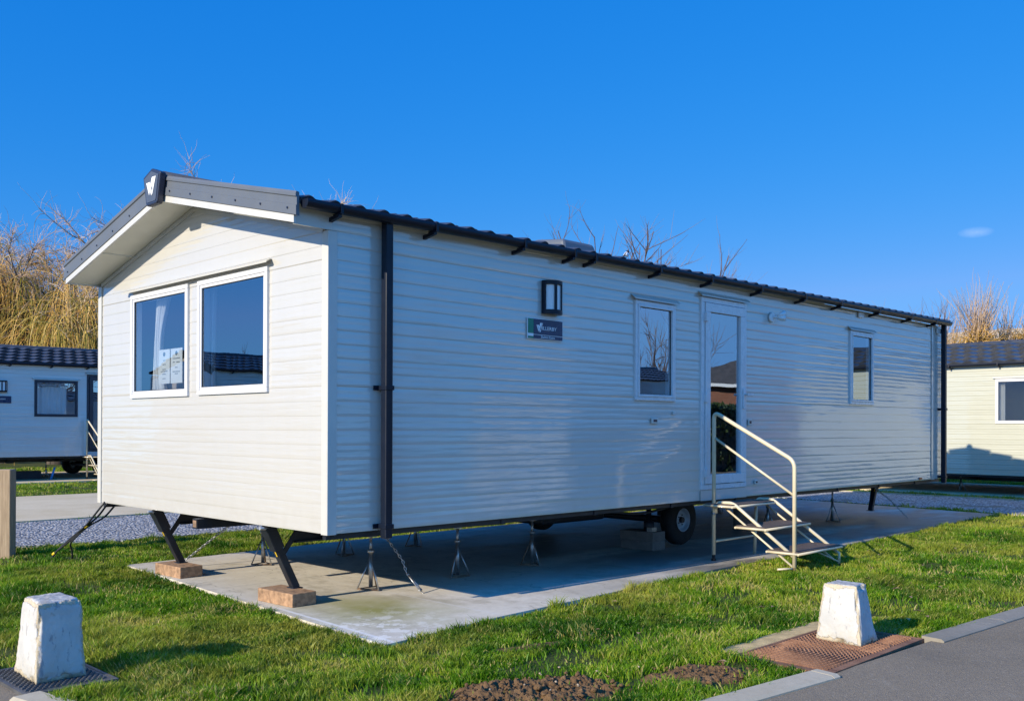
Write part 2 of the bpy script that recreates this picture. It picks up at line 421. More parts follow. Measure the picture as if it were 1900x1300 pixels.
# ------------------------------------------------------------------ caravan building blocks
def levels(z0, z1, seams, nb):
    """board edges from z0 to z1 with nb boards between each pair of seams"""
    zs = [z0]; pts = [z0]+seams
    h = (pts[-1]-pts[0])/(nb*(len(pts)-1))
    for a, b in zip(pts[:-1], pts[1:]):
        zs += [a+(b-a)*k/nb for k in range(1, nb+1)]
    while zs[-1]+h < z1: zs.append(zs[-1]+h)
    if z1-zs[-1] > .01: zs.append(z1)
    return zs
PROF = [(0, .0036), (.08, .0047), (.26, .0048), (.44, .0032), (.54, .0028), (.66, .0034), (.80, .0026), (.95, .0012), (1, .0009)]
def clad_wall(mb, point, u0, u1, z0, ztop, seams, nb, holes=(), lim=None, seam_gap=.004):
    kk = .62 if point is FRONT else 1.0
    """point(u, d, z) -> xyz (d outward). holes: (ua,ub,za,zb). lim(z)->(u0,u1)"""
    zs = levels(z0, ztop, seams, nb)
    ulines = sorted({u0, u1} | {h[0] for h in holes} | {h[1] for h in holes})
    # sub-divide long spans
    uu = []
    for a, b in zip(ulines[:-1], ulines[1:]):
        n = max(1, int((b-a)/1.5)); uu += [a+(b-a)*k/n for k in range(n)]
    uu.append(ulines[-1])
    mb.smooth = True
    for zb, zt in zip(zs[:-1], zs[1:]):
        h = zt-zb
        isseam = any(abs(zb-s_) < 1e-4 for s_ in seams)
        pr = [(zb+f*h, d*kk) for f, d in PROF]
        if isseam: pr[0] = (zb+seam_gap, pr[0][1])
        extra = [z for hh in holes for z in hh[2:4] if zb+.002 < z < zt-.002]
        for z in extra:
            zz = [p[0] for p in pr]; dd = [p[1] for p in pr]
            pr.append((z, float(np.interp(z, zz, dd)))); pr.sort()
        def quad(ua, ub, za, da, zc, dc):
            if lim:
                a0, a1 = lim(za); b0, b1 = lim(zc)
                ua_, ub_ = max(ua, a0), min(ub, a1); uc_, ud_ = max(ua, b0), min(ub, b1)
                if ub_-ua_ < 1e-5 or ud_ - uc_ < -1e-5: return
                ud_ = max(ud_, uc_)
            else: ua_, ub_, uc_, ud_ = ua, ub, ua, ub
            mb.add([point(ua_, da, za), point(ub_, da, za), point(ud_, dc, zc), point(uc_, dc, zc)], [(0,1,2,3)])
        for ua, ub in zip(uu[:-1], uu[1:]):
            um = (ua+ub)/2
            # columns kept in one vertex set per column so smooth shading works
            seg = []; 
            for (za, da), (zc, dc) in zip(pr[:-1], pr[1:]):
                zm = (za+zc)/2
                ok = not any(h_[0] < um < h_[1] and h_[2] < zm < h_[3] for h_ in holes)
                if lim: 
                    if ok: quad(ua, ub, za, da, zc, dc)
                    continue
                if ok: seg.append((za, da, zc, dc))
                if (not ok or (zc, dc) == pr[-1]) and seg:
                    vs = []
                    for i, sg in enumerate(seg):
                        if i == 0: vs += [point(ua, sg[1], sg[0]), point(ub, sg[1], sg[0])]
                        vs += [point(ua, sg[3], sg[2]), point(ub, sg[3], sg[2])]
                    mb.add(vs, [(2*i, 2*i+1, 2*i+3, 2*i+2) for i in range(len(seg))]); seg = []
            # underside step
            if zb > z0+.001 and not any(h_[0] < um < h_[1] and h_[2]-.001 < zb < h_[3]+.001 for h_ in holes):
                mb.smooth = False
                quad(ua, ub, zb, .0009*kk, pr[0][0], .0036*kk)
                mb.smooth = True

def flat_wall(mb, point, u0, u1, z0, z1, holes=()):
    us = sorted({u0, u1} | {v for h in holes for v in h[:2]}); zs = sorted({z0, z1} | {v for h in holes for v in h[2:]})
    for a, b in zip(us[:-1], us[1:]):
        for c, d in zip(zs[:-1], zs[1:]):
            if any(h[0] < (a+b)/2 < h[1] and h[2] < (c+d)/2 < h[3] for h in holes): continue
            mb.add([point(a, 0, c), point(b, 0, c), point(b, 0, d), point(a, 0, d)], [(0,1,2,3)])

SIDE = lambda u, d, z: (u, -d, z)
FRONT = lambda u, d, z: (-d, u, z)
def rect(mb, point, u0, u1, z0, z1, d0, d1):
    p = [point(u0, d0, z0), point(u1, d0, z0), point(u1, d0, z1), point(u0, d0, z1)]
    q = [point(u0, d1, z0), point(u1, d1, z0), point(u1, d1, z1), point(u0, d1, z1)]
    mb.hexa(p, q)
def window(parent, point, u0, u1, z0, z1, fw, fmat, sash=True, hood=True, hoodmat=None, hood_ext=.05):
    mb = MB()
    # frame ring, mitred look: outer band then raised inner bead
    def ring(a0, a1, b0, b1, w, d0, d1):
        rect(mb, point, a0, a1, b0, b0+w, d0, d1); rect(mb, point, a0, a1, b1-w, b1, d0, d1)
        rect(mb, point, a0, a0+w, b0+w, b1-w, d0, d1); rect(mb, point, a1-w, a1, b0+w, b1-w, d0, d1)
    ring(u0, u1, z0, z1, fw*.6, -.06, .024)
    ring(u0+fw*.6, u1-fw*.6, z0+fw*.6, z1-fw*.6, fw*.4, -.06, .017 if not sash else .031)
    fr = mb.build('window', fmat, parent, bevel=.004)
    g = MB(); k = fw*.98
    g.add([point(u0+k, .004, z0+k), point(u1-k, .004, z0+k), point(u1-k, .004, z1-k), point(u0+k, .004, z1-k)], [(0,1,2,3) if point is SIDE else (3,2,1,0)])
    g.build('pane', M['glass'], fr)
    gs = MB(); a, b, c, d = u0+k-.004, u1-k+.004, z0+k-.004, z1-k+.004; w = .010
    for q in ((a, b, c, c+w), (a, b, d-w, d), (a, a+w, c+w, d-w), (b-w, b, c+w, d-w)): rect(gs, point, *q, -.01, .0075)
    gs.build('seal', M['rubber'], fr)
    if hood:
        h = MB(); e = hood_ext
        # sloping drip hood
        for (d0, zz0, d1, zz1) in ((.008, z1+.052, .045, z1+.018),):
            h.hexa([point(u0-e, d0, zz0), point(u1+e, d0, zz0), point(u1+e, d1, zz1), point(u0-e, d1, zz1)],
                   [point(u0-e, d0, zz0-.006), point(u1+e, d0, zz0-.006), point(u1+e*.6, d1, zz1-.012), point(u0-e*.6, d1, zz1-.012)])
        h.build('drip_hood', hoodmat or M['trim'], parent)
    return fr

def roof_sheet(L, W, x0, x1, ze, zr, tilt, lam=.205, rows=5, amp=.019, stag=False, lf=1.0):
    """both slopes of pressed-metal tile, rows lapping"""
    V = []; F = []; nu = int((x1-x0)/.0205); us = np.linspace(x0, x1, nu)
    yc = W/2
    for side in (0, 1):
        for r_ in range(rows):
            wave = amp*(.5+.5*np.cos(2*np.pi*(us/lam+(.5*(r_ % 2) if stag else 0))))**(2.2 if not stag else 1.2)
            fr = [0, .04, .3, .6, .97]
            lift = [.026*lf, .030*lf, .022*lf, .012*lf, .002]
            base = len(V)
            for f, l in zip(fr, lift):
                t = (r_+f)/rows
                y = -.075 + (yc+.075)*t if side == 0 else W+.075-(yc+.075)*t
                z = ze + (zr-ze)*t
                w_ = wave*(1.0 if f < .9 else .55)
                # scalloped nose of each tile
                yy = y + (-.02 if side == 0 else .02)*(wave/amp)*(1 if not stag else 1.8)*(1 if f < .1 else 0)
                for i in range(nu): V.append((us[i], float(yy[i]) if f < .1 else y, z + l + float(w_[i]) + tilt*us[i]))
            for a in range(len(fr)-1):
                for i in range(nu-1):
                    q = (base+a*nu+i, base+a*nu+i+1, base+(a+1)*nu+i+1, base+(a+1)*nu+i)
                    F.append(q if side == 0 else q[::-1])
            # nose face down
            b2 = len(V)
            y = -.075 + (yc+.075)*r_/rows if side == 0 else W+.075-(yc+.075)*r_/rows
            for i in range(nu): 
                v = V[base+i]; V.append((v[0], v[1], v[2]))
            for i in range(nu): V.append((us[i], y + (.008 if side == 0 else -.008), ze+(zr-ze)*r_/rows-.004+tilt*us[i]))
            for i in range(nu-1):
                q = (b2+nu+i, b2+nu+i+1, b2+i+1, b2+i); F.append(q if side == 0 else q[::-1])
    return np.array(V), np.array(F)

def caravan(root, L, W, mat, side_w=(), side_holes_door=None, front_w=(), frame=None, door_frame=None, gutter=True,
            lamp=None, sign=None, pipes=(), detail=True, zr=2.68, rear_over=.03, tilt=.005, tiles=None):
    frame = frame or M['upvc']; Hs = 2.20
    pitch = .247
    lim = lambda z: (max(0, (z-(2.04))/pitch) if z > 2.04 else 0, min(W, W-(z-2.04)/pitch) if z > 2.04 else W)
    f = .03
    sh = [(w[0]+f, w[1]-f, w[2]+f, w[3]-f) for w in side_w]
    if side_holes_door: d = side_holes_door; sh.append((d[0]+f, d[1]-f, d[2]+f, d[3]-f))
    fh = [(w[0]+f, w[1]-f, w[2]+f, w[3]-f) for w in front_w]
    mb = MB(); clad_wall(mb, SIDE, .0, L, 0, Hs, [1.0, 1.955], 10, sh); mb.build('side_wall', mat, root)
    mb = MB(); clad_wall(mb, FRONT, .0, W, 0, 1.955, [1.0, 1.955], 10, fh)
    clad_wall(mb, FRONT, 0, W, 1.955, 2.04+W/2*pitch-.001, [1.955+.0955], 1, (), lim)
    mb.build('front_wall', mat, root)
    mb = MB()
    mb.add([(0, W, 0), (L, W, 0), (L, W, Hs), (0, W, Hs)], [(3,2,1,0)])
    mb.add([(L, 0, 0), (L, W, 0), (L, W, 2.06), (L, W/2, 2.06+W/2*pitch), (L, 0, 2.06)], [(0,1,2,3,4)])
    mb.build('rear_wall', mat, root)
    mb = MB(); mb.add([(.005, .005, .004), (L-.005, .005, .004), (L-.005, W-.005, .004), (.005, W-.005, .004)], [(3,2,1,0)]); mb.build('floor', M['chassis'], root)
    # inner lining
    mb = MB(); i = .055
    flat_wall(mb, lambda u, d, z: (u, i, z), i, L-i, .02, 2.12, sh)
    flat_wall(mb, lambda u, d, z: (i, u, z), i, W-i, .02, 2.12, fh)
    flat_wall(mb, lambda u, d, z: (u, W-i, z), i, L-i, .02, 2.12)
    flat_wall(mb, lambda u, d, z: (L-i, u, z), i, W-i, .02, 2.12)
    mb.add([(i, i, .03), (L-i, i, .03), (L-i, W-i, .03), (i, W-i, .03)], [(0,1,2,3)])
    mb.add([(i, i, 2.115), (L-i, i, 2.115), (L-i, W-i, 2.115), (i, W-i, 2.115)], [(0,1,2,3)])
    flat_wall(mb, lambda u, d, z: (2.95, u, z), i, W-i, .03, 2.11)
    flat_wall(mb, lambda u, d, z: (6.4, u, z), i, W-i, .03, 2.11)
    mb.build('inner_lining', M['interior'], root)
    # corner trims
    for (cx, cy, sx, sy) in ((0, 0, -1, -1), (0, W, -1, 1), (L, 0, 1, -1), (L, W, 1, 1)):
        t = MB(); w = .062
        top = 2.05 if sx < 0 else 2.16
        e = .014
        a = sorted((cx+sx*e, cx-sx*w)); b = sorted((cy+sy*e, cy+sy*.002)); t.box(a[0], a[1], b[0], b[1], -.006, top)
        a = sorted((cx+sx*e, cx+sx*.002)); b = sorted((cy+sy*.002, cy-sy*w)); t.box(a[0], a[1], b[0], b[1], -.0065, top+.001)
        t.build('corner_trim', M['trim'] if mat is not M['clad_cream'] else M['clad_cream'], root, bevel=.003)
    # windows and door
    for w in side_w: window(root, SIDE, *w, w[4] if len(w) > 4 else .058, frame) if len(w) == 4 else window(root, SIDE, *w[:4], w[4], frame)
    for w in front_w: window(root, FRONT, *w, .062, frame, sash=False, hood=False)
    if front_w:
        u0 = min(w[0] for w in front_w); u1 = max(w[1] for w in front_w); z1 = front_w[0][3]
        h = MB(); e = .07
        h.hexa([(-.008, u0-.03, z1+.055), (-.008, u1+e, z1+.055), (-.062, u1+e+.03, z1+.03), (-.062, u0-.06, z1+.03)],
               [(-.008, u0-.03, z1+.050), (-.008, u1+e, z1+.050), (-.060, u1+e+.02, z1+.018), (-.060, u0-.05, z1+.018)])
        h.build('drip_hood', M['trim'], root)
    if side_holes_door:
        d0, d1, zb, zt = side_holes_door; fm = door_frame or M['upvc']
        dr = MB()
        for q in ((d0, d1, zb, zb+.05), (d0, d1, zt-.05, zt), (d0, d0+.055, zb+.05, zt-.05), (d1-.04, d1, zb+.05, zt-.05)): rect(dr, SIDE, *q, -.06, .022)
        lf = d0+.062; rt = d1-.044; st = .085
        for q in ((lf, rt, zb+.055, zb+.15), (lf, rt, zt-.145, zt-.055), (lf, lf+st, zb+.15, zt-.145), (rt-st, rt, zb+.15, zt-.145)): rect(dr, SIDE, *q, -.03, .034)
        door = dr.build('door', fm, root, bevel=.004)
        g = MB(); g.add([SIDE(lf+st, .006, zb+.15), SIDE(rt-st, .006, zb+.15), SIDE(rt-st, .006, zt-.145), SIDE(lf+st, .006, zt-.145)], [(0,1,2,3)]); g.build('pane', M['glass'], door)
        for zh in (zb+.17, zb+.92, zb+1.73):
            h = MB(); rect(h, SIDE, lf-.018, lf+.022, zh-.045, zh+.045, .02, .052); h.build('hinge', fm, door, bevel=.004)
        h = MB(); rect(h, SIDE, rt-.055, rt-.020, zb+.82, zb+1.03, .034, .048)
        h.tube([SIDE(rt-.037, .048, zb+.97), SIDE(rt-.037, .085, zb+.97)], .011, 8); rect(h, SIDE, rt-.045, rt+.075, zb+.957, zb+.983, .072, .092)
        h.build('door_handle', M['steel'] if fm is M['darkframe'] else M['upvc'], door, bevel=.004)
        h = MB(); e = .04
        h.hexa([SIDE(d0-e, .008, zt+.05), SIDE(d1+e, .008, zt+.05), SIDE(d1+e, .05, zt+.014), SIDE(d0-e, .05, zt+.014)],
               [SIDE(d0-e, .008, zt+.044), SIDE(d1+e, .008, zt+.044), SIDE(d1+e*.6, .05, zt+.002), SIDE(d0-e*.6, .05, zt+.002)])
        h.build('drip_hood', M['trim'], root)
        h = MB(); rect(h, SIDE, d0, d1+.01, -.004, zb-.008, .0115, .0165); h.build('kick_panel', mat, root)
    # roof
    X0 = -.27 if detail or True else 0; ze = 2.190
    V, F = roof_sheet(L, W, X0, L+rear_over, ze, zr, tilt, **(tiles or {}))
    roof = np_mesh('roof', V, F, M['tile'], root, smooth=True)
    rc = MB(); rc.tube([(X0-.01, W/2, zr+.012), (L+rear_over, W/2, zr+.012+tilt*L)], .06, 14); rc.build('ridge_cap', M['tile'], roof)
    # underlay keeps light out
    u = MB(); u.add([(X0, -.06, ze-.012), (L, -.06, ze-.012+tilt*L), (L, W/2, zr-.012+tilt*L), (X0, W/2, zr-.012)], [(0,1,2,3)])
    u.add([(X0, W+.06, ze-.012), (L, W+.06, ze-.012+tilt*L), (L, W/2, zr-.012+tilt*L), (X0, W/2, zr-.012)], [(3,2,1,0)])
    u.add([(0, -.055, 2.196), (L, -.055, 2.196+.02), (L, .02, 2.196+.02), (0, .02, 2.196)], [(3,2,1,0)])
    u.build('underlay', M['soffit'], root)
    # bargeboards: grey stepped profile, white strip beneath
    Yl, Yr = -.085, W+.075; yc = W/2
    for (ya, yb) in ((Yl, yc), (Yr, yc)):
        b = MB(); za, zb_ = 2.245, 2.245+abs(yb-ya)*.2345
        prof = [(.0, .0), (-.022, .004), (-.028, -.012), (-.028, -.030), (-.019, -.036), (-.019, -.084), (-.025, -.088), (-.025, -.150), (-.010, -.154), (0, -.154)]
        A = [(-.285+dx, ya, za+dz) for dx, dz in prof]; B = [(-.285+dx, yb, zb_+dz) for dx, dz in prof]
        n = len(prof); fs = [(i, (i+1) % n, n+(i+1) % n, n+i) for i in range(n)] + [tuple(range(n)), tuple(range(n, 2*n))[::-1]]
        if ya > yb: fs = [q[::-1] for q in fs]
        b.add(A+B, fs); b.cur = 1
        for k in range(6):
            t = .05+.17*k; y = ya+(yb-ya)*t; z = za+(zb_-za)*t-.112
            b.tube([(-.31, y, z), (-.3165, y, z)], .008, 8)
        bo = b.build('bargeboard', [M['slate'], M['badge_rim']], root)
        w = MB(); A = [(-.284, ya+.0*(1), za-.1545), (-.304, ya, za-.1545), (-.304, ya, za-.202), (-.284, ya, za-.202)]
        B = [(x, yb, z+(zb_-za)) for x, y, z in A]
        fs = [(0,1,5,4),(1,2,6,5),(2,3,7,6),(3,0,4,7),(0,3,2,1),(4,5,6,7)]
        if ya > yb: fs = [q[::-1] for q in fs]
        sgn = 1 if ya < yb else -1
        A = [(x, y+sgn*.035, z+.008) for x, y, z in A]
        w.add(A+B, fs); w.build('edge_strip', M['trim'], bo)
    # soffit
    s = MB()
    for (ya, yb) in ((-.02, yc), (W+.02, yc)):
        za = 2.062; zb_ = za+abs(yb-ya)*.2345+.0
        q = [(-.283, ya, za), (0.0, ya, za), (0.0, yb, zb_), (-.283, yb, zb_)]
        s.add(q, [(0,1,2,3)] if ya > yb else [(3,2,1,0)])
        q = [(x, y, z+.11) for x, y, z in q]; s.add(q, [(3,2,1,0)] if ya > yb else [(0,1,2,3)])
    # cover battens under the soffit
    for yy in (.75, W-.75):
        z = 2.062+(.2345*(yy+.02) if yy < yc else .2345*(W+.02-yy))
        s.box(-.283, 0, yy-.022, yy+.022, z-.006, z+.03)
    s.build('soffit', M['soffit'], root)
    for y in (-.022, W+.004):
        s = MB(); s.box(-.283, .012, y, y+.018, 2.05, 2.20); s.build('eaves_end_board', M['trim'], root)
    if detail:
        # junction strip where the gable wall meets the soffit
        s = MB()
        for (ya, yb) in ((0.05, yc), (W-.05, yc)):
            za = 2.062+.2345*.05; zb_ = 2.062+yc*.2345
            s.hexa([(-.0, ya, za-.035), (-.014, ya, za-.035), (-.014, yb, zb_-.035), (-.0, yb, zb_-.035)], [(-.0, ya, za), (-.014, ya, za), (-.014, yb, zb_), (-.0, yb, zb_)])
        s.build('gable_strip', M['trim'], root)
        # badge
        bz = 2.48; pts = [(.155, 2.705), (.0, 2.758), (-.155, 2.705), (-.100, 2.480), (-.082, 2.467), (.082, 2.467), (.100, 2.480)]
        b = MB(); b.prism([(-.315, yc+a, z) for a, z in pts], (-.052, 0, 0)); bd = b.build('badge', M['badge_rim'], root, bevel=.012)
        b = MB(); b.prism([(-.366, yc+a*.80, 2.615+(z-2.615)*.82) for a, z in pts], (-.004, 0, 0)); b.build('face', M['badge'], bd)
        b = MB()
        for poly in W_LOGO: b.prism([(-.3705, yc+.078-.165*x, 2.542+.140*z) for x, z in poly], (-.003, 0, 0))
        b.build('emblem', M['white'], bd)
    # gutters
    if gutter:
        gx0, gx1 = -.262, L-.06
        g = MB(); n = 10; prof = []
        for k in range(n+1):
            a = math.pi*k/n; prof.append((-.135-.052*math.cos(a)*-1, -.060*math.sin(a)**.8))
        prof = [(-.172, .006), (-.174, -.015), (-.168, -.035), (-.152, -.048), (-.132, -.052), (-.108, -.049), (-.093, -.037), (-.088, -.015), (-.088, .006), (-.094, .006), (-.096, -.015), (-.110, -.039), (-.132, -.043), (-.150, -.039), (-.162, -.022), (-.165, .006)]
        A = [(gx0, y+.022, 2.196+z+tilt*gx0) for y, z in prof]; B = [(gx1, y+.022, 2.196+z+tilt*gx1) for y, z in prof]
        m = len(prof); g.smooth = True
        g.add(A+B, [(i, (i+1) % m, m+(i+1) % m, m+i) for i in range(m)])
        g.smooth = False; g.add([A[i] for i in range(9)], [tuple(range(9))]); g.add([B[i] for i in range(9)], [tuple(range(9))])
        gt = g.build('gutter', M['gutter'], root)
        xs = [0.0, .83, 1.75, 2.35, 2.62, 3.55, 4.40, 5.34, 6.28, 7.15, 8.18, 9.17, 10.0]
        for x in xs:
            if x > L-.3: continue
            b = MB(); zz = 2.196+tilt*x
            b.box(x-.011, x+.011, -.158, -.062, zz-.058, zz-.050)
            b.hexa([(x-.014, -.135, zz-.076), (x+.014, -.135, zz-.076), (x+.014, -.006, zz-.098), (x-.014, -.006, zz-.098)],
                   [(x-.014, -.135, zz-.055), (x+.014, -.135, zz-.055), (x+.014, -.006, zz-.068), (x-.014, -.006, zz-.068)])
            b.hexa([(x-.010, -.158, zz-.050), (x+.010, -.158, zz-.050), (x+.010, -.1535, zz+.010), (x-.010, -.1535, zz+.010)],
                   [(x-.010, -.161, zz-.050), (x+.010, -.161, zz-.050), (x+.010, -.1565, zz+.010), (x-.010, -.1565, zz+.010)])
            b.build('bracket', M['gutter'], gt)
    for px in pipes:
        p = MB(); zt = 2.155+tilt*px
        p.box(px, px+.062, -.100, -.036, -.055, zt+.02)
        pp = p.build('downpipe', M['gutter'], root, bevel=.008)
        for z in (.03, 1.0):
            c = MB(); c.box(px-.007, px+.069, -.107, -.010, z-.016, z+.016); c.box(px-.045, px+.10, -.018, -.010, z-.017, z+.017)
            c.build('pipe_clip', M['gutter'], pp, bevel=.003)
    if lamp:
        a, b_, z0, z1 = lamp; c = (a+b_)/2; hw = (b_-a)/2
        def arc(k0, k1, r, n=7): return [(c+hw*r*math.sin(math.pi*(k0+(k1-k0)*i/n-.5)*.94), -.012-.095*r*math.cos(math.pi*(k0+(k1-k0)*i/n-.5)*.94)) for i in range(n+1)]
        m = MB(); m.box(a, b_, -.022, -.010, z0, z1)
        for zz0, zz1 in ((z0, z0+.035), (z1-.035, z1)):
            pl = arc(0, 1, 1.0, 14); m.prism([(x, y, zz0) for x, y in pl], (0, 0, zz1-zz0))
        for k in (0.02, .36, .64, .90):
            pl = arc(k, k+.085, 1.0, 3) + arc(k, k+.085, .9, 3)[::-1]; m.prism([(x, y, z0+.03) for x, y in pl], (0, 0, z1-z0-.06))
        lm = m.build('wall_lamp', M['gutter'], root, bevel=.002)
        m = MB(); pl = arc(0, 1, .86, 14); m.prism([(x, y, z0+.03) for x, y in pl], (0, 0, z1-z0-.06)); m.build('diffuser', M['opal'], lm)
    if sign:
        a, b_, z0, z1, full = sign; w = b_-a; h = z1-z0
        m = MB(); m.box(a, b_, -.020, -.011, z0, z1); sg = m.build('name_plate', M['white'] if full else M['navy'], root)
        m = MB(); e = .004
        if full:
            m.box(a+e+w*.155, b_-e, -.0225, -.0205, z0+h*.235, z1-e); m.box(a+e+w*.155, b_-e, -.0225, -.0205, z0+e, z0+h*.205); m.build('panel', M['navy'], sg)
            m = MB(); m.box(a+e, a+e+w*.15, -.0225, -.0205, z0+h*.27, z1-e); m.box(a+e, a+e+w*.15, -.0226, -.0206, z0+e, z0+h*.12); m.build('stripe', M['green'], sg)
        else:
            m.box(a+e, b_-e, -.0225, -.0205, z0+e, z1-e); m.build('panel', M['navy'], sg)
        m = MB(); yf = -.0235
        s_ = h*.46; lx = a+w*(.24 if full else .16); lz = z0+h*(.34 if full else .36)
        for poly in W_LOGO: m.prism([(lx+s_*.95*x, yf, lz+s_*z) for x, z in poly], (0, -.0008, 0))
        vs, fs = text_polys('ILLERBY', h*.26); tw = max(v.x for v in vs); kx = (w*.42)/tw
        m.add([(lx+s_*.84+v.x*kx, yf-v.z*.3, lz+h*.13+v.y*.95) for v in vs], fs)
        if full:
            m.build('lettering', M['white'], sg); m = MB()
            vs, fs = text_polys('Skelton Extra', h*.17); tw = max(v.x for v in vs); kx = (w*.40)/tw
            m.add([(a+w*.36+v.x*kx, yf-v.z*.3, z0+h*.07+v.y) for v in vs], fs)
            m.build('model_name', M['white'], sg); m = MB(); m.box(a+e*2, a+w*.145, -.0232, -.0226, z0+h*.135, z0+h*.235); m.build('small_mark', M['white'], sg)
        else: m.build('lettering', M['white'], sg)

# ------------------------------------------------------------------ the main caravan
L0, W0 = 10.63, 3.8155
van = thing('static_caravan', 'cream static caravan with grey gable boards and white front windows on a concrete pad', 'caravan')
caravan(van, L0, W0, M['clad'], side_w=[(3.335, 3.96, .977, 1.90), (7.64, 8.29, 1.02, 1.93)], side_holes_door=(4.40, 5.24, .105, 2.035),
        front_w=[(.752, 1.825, .976, 1.894), (1.990, 3.088, .972, 1.894)], lamp=(2.085, 2.30, 1.665, 1.942), sign=(1.91, 2.335, 1.450, 1.620, True),
        pipes=(.412, 10.44))
# chassis
def chassis(root, L, W, wheels=True, steadies=((0,.84),(0,2.72)), detail=True):
    for y in (.86, 2.72):
        b = MB(); b.box(.28, L-.35, y-.03, y+.03, -.012, .0); b.box(.28, L-.35, y-.004, y+.004, -.14, -.012); b.box(.28, L-.35, y-.03, y+.03, -.152, -.14)
        b.build('chassis_beam', M['chassis'], root)
    for x in np.arange(.55, L-.3, 1.15):
        b = MB()
        b.hexa([(x-.02, .04, -.05), (x+.02, .04, -.05), (x+.02, .82, -.15), (x-.02, .82, -.15)], [(x-.02, .04, -.003), (x+.02, .04, -.003), (x+.02, .82, -.003), (x-.02, .82, -.003)])
        b.hexa([(x-.02, 2.76, -.15), (x+.02, 2.76, -.15), (x+.02, W-.04, -.05), (x-.02, W-.04, -.05)], [(x-.02, 2.76, -.003), (x+.02, 2.76, -.003), (x+.02, W-.04, -.003), (x-.02, W-.04, -.003)])
        b.box(x-.02, x+.02, .90, 2.68, -.10, -.004)
        b.build('cross_member', M['chassis'], root)
    for y in (.05, W-.09): b = MB(); b.box(.02, L-.02, y, y+.04, -.045, .0); b.build('edge_rail', M['chassis'], root)
    b = MB(); b.box(-.07, 1.1, 1.71, 1.79, -.09, -.012); b.cur = 1; b.box(-.073, -.0702, 1.722, 1.778, -.078, -.024); b.build('hitch_beam', [M['chassis'], M['rusty']], root)
    for x0 in ((0.0, L-.35) if detail else (L-.35,)):
        for y in (.86, 2.72):
            b = MB()
            lean = .24 if x0 == 0 else -.20
            t = Vector((x0+.05, y, -.01)); e = Vector((x0+.05+lean, y, -.488))
            d = (e-t).normalized(); s_ = Vector((0, 1, 0)); n = d.cross(s_)
            def seg(a, b_, w0, w1, dep):
                p = t+d*a; q = t+d*b_
                b.hexa([p-s_*w0-n*dep, p+s_*w0-n*dep, q+s_*w1-n*dep, q-s_*w1-n*dep], [p-s_*w0+n*dep, p+s_*w0+n*dep, q+s_*w1+n*dep, q-s_*w1+n*dep])
            seg(.0, .20, .052, .040, .042); seg(.19, (e-t).length+.004, .036, .031, .028)
            b.box(e.x-.045, e.x+.045, y-.045, y+.045, -.498, -.488)
            st = b.build('corner_steady', M['chassis'], root, bevel=.004)
            b = MB(); p = t+Vector((.30, 0, .0)); q = t+d*.27
            b.hexa([p+Vector((-.03, -.006, 0)), p+Vector((.03, -.006, 0)), p+Vector((.03, .006, 0)), p+Vector((-.03, .006, 0))],
                   [q+Vector((-.02, -.006, 0)), q+Vector((.02, -.006, 0)), q+Vector((.02, .006, 0)), q+Vector((-.02, .006, 0))]); b.build('brace', M['chassis'], st)
            b = MB(); b.tube([(t.x-.09, y-.05, -.018), (t.x+.05, y-.02, -.03)], .012, 8); b.tube([t+d*.02+s_*.05, t+d*.30+s_*.042], .010, 6); b.build('screw_rod', M['steel'], st)
            b = MB(); p = t+d*.10-s_*.0455; q = t+d*.24-s_*.040
            p2, q2 = t+d*.12-n*.0385, t+d*.24-n*.0385
            b.hexa([p2-s_*.03, p2-s_*.018, q2-s_*.018, q2-s_*.03], [p2-s_*.03-n*.002, p2-s_*.018-n*.002, q2-s_*.018-n*.002, q2-s_*.03-n*.002]); b.build('warning_sticker', M['yellow'], st)
    if wheels:
        b = MB(); b.tube([(5.12, .75, -.304), (5.12, 2.85, -.304)], .04, 10); b.box(4.92, 5.32, .84, .90, -.24, -.15); b.build('axle', M['chassis'], root)
        for y0, sgn in ((.69, 1), (2.90, -1)):
            prof = [(.128, .0), (.135, -.0), (.17, .006), (.225, .003), (.262, .015), (.275, .035), (.275, .105), (.262, .125), (.22, .14), (.12, .14)]
            n = 32
            b = MB(); b.smooth = True; vs = [(5.12+r_*math.cos(2*math.pi*k/n), y0+sgn*w, -.290+r_*math.sin(2*math.pi*k/n)) for r_, w in prof for k in range(n)]
            b.add(vs, [(i*n+k, i*n+(k+1) % n, (i+1)*n+(k+1) % n, (i+1)*n+k) for i in range(len(prof)-1) for k in range(n)])
            wh = b.build('wheel', M['rubber'], root)
            prof = [(.130, .004), (.122, .0), (.116, .015), (.110, .040), (.080, .048), (.066, .038), (.04, .036), (.001, .036)]
            b = MB(); b.smooth = True; vs = [(5.12+r_*math.cos(2*math.pi*k/n), y0+sgn*w, -.290+r_*math.sin(2*math.pi*k/n)) for r_, w in prof for k in range(n)]
            b.add(vs, [(i*n+k, i*n+(k+1) % n, (i+1)*n+(k+1) % n, (i+1)*n+k) for i in range(len(prof)-1) for k in range(n)])
            b.build('rim', M['rim'], wh)
            b = MB(); b.tube([(5.12, y0+sgn*.045, -.290), (5.12, y0+sgn*.005, -.290)], [.038, .030], 14)
            for k in range(5): a = 2*math.pi*k/5; b.tube([(5.12+.055*math.cos(a), y0+sgn*.045, -.290+.055*math.sin(a)), (5.12+.055*math.cos(a), y0+sgn*.026, -.290+.055*math.sin(a))], .007, 6)
            b.build('hub', M['chassis'], wh)
chassis(van, L0, W0)
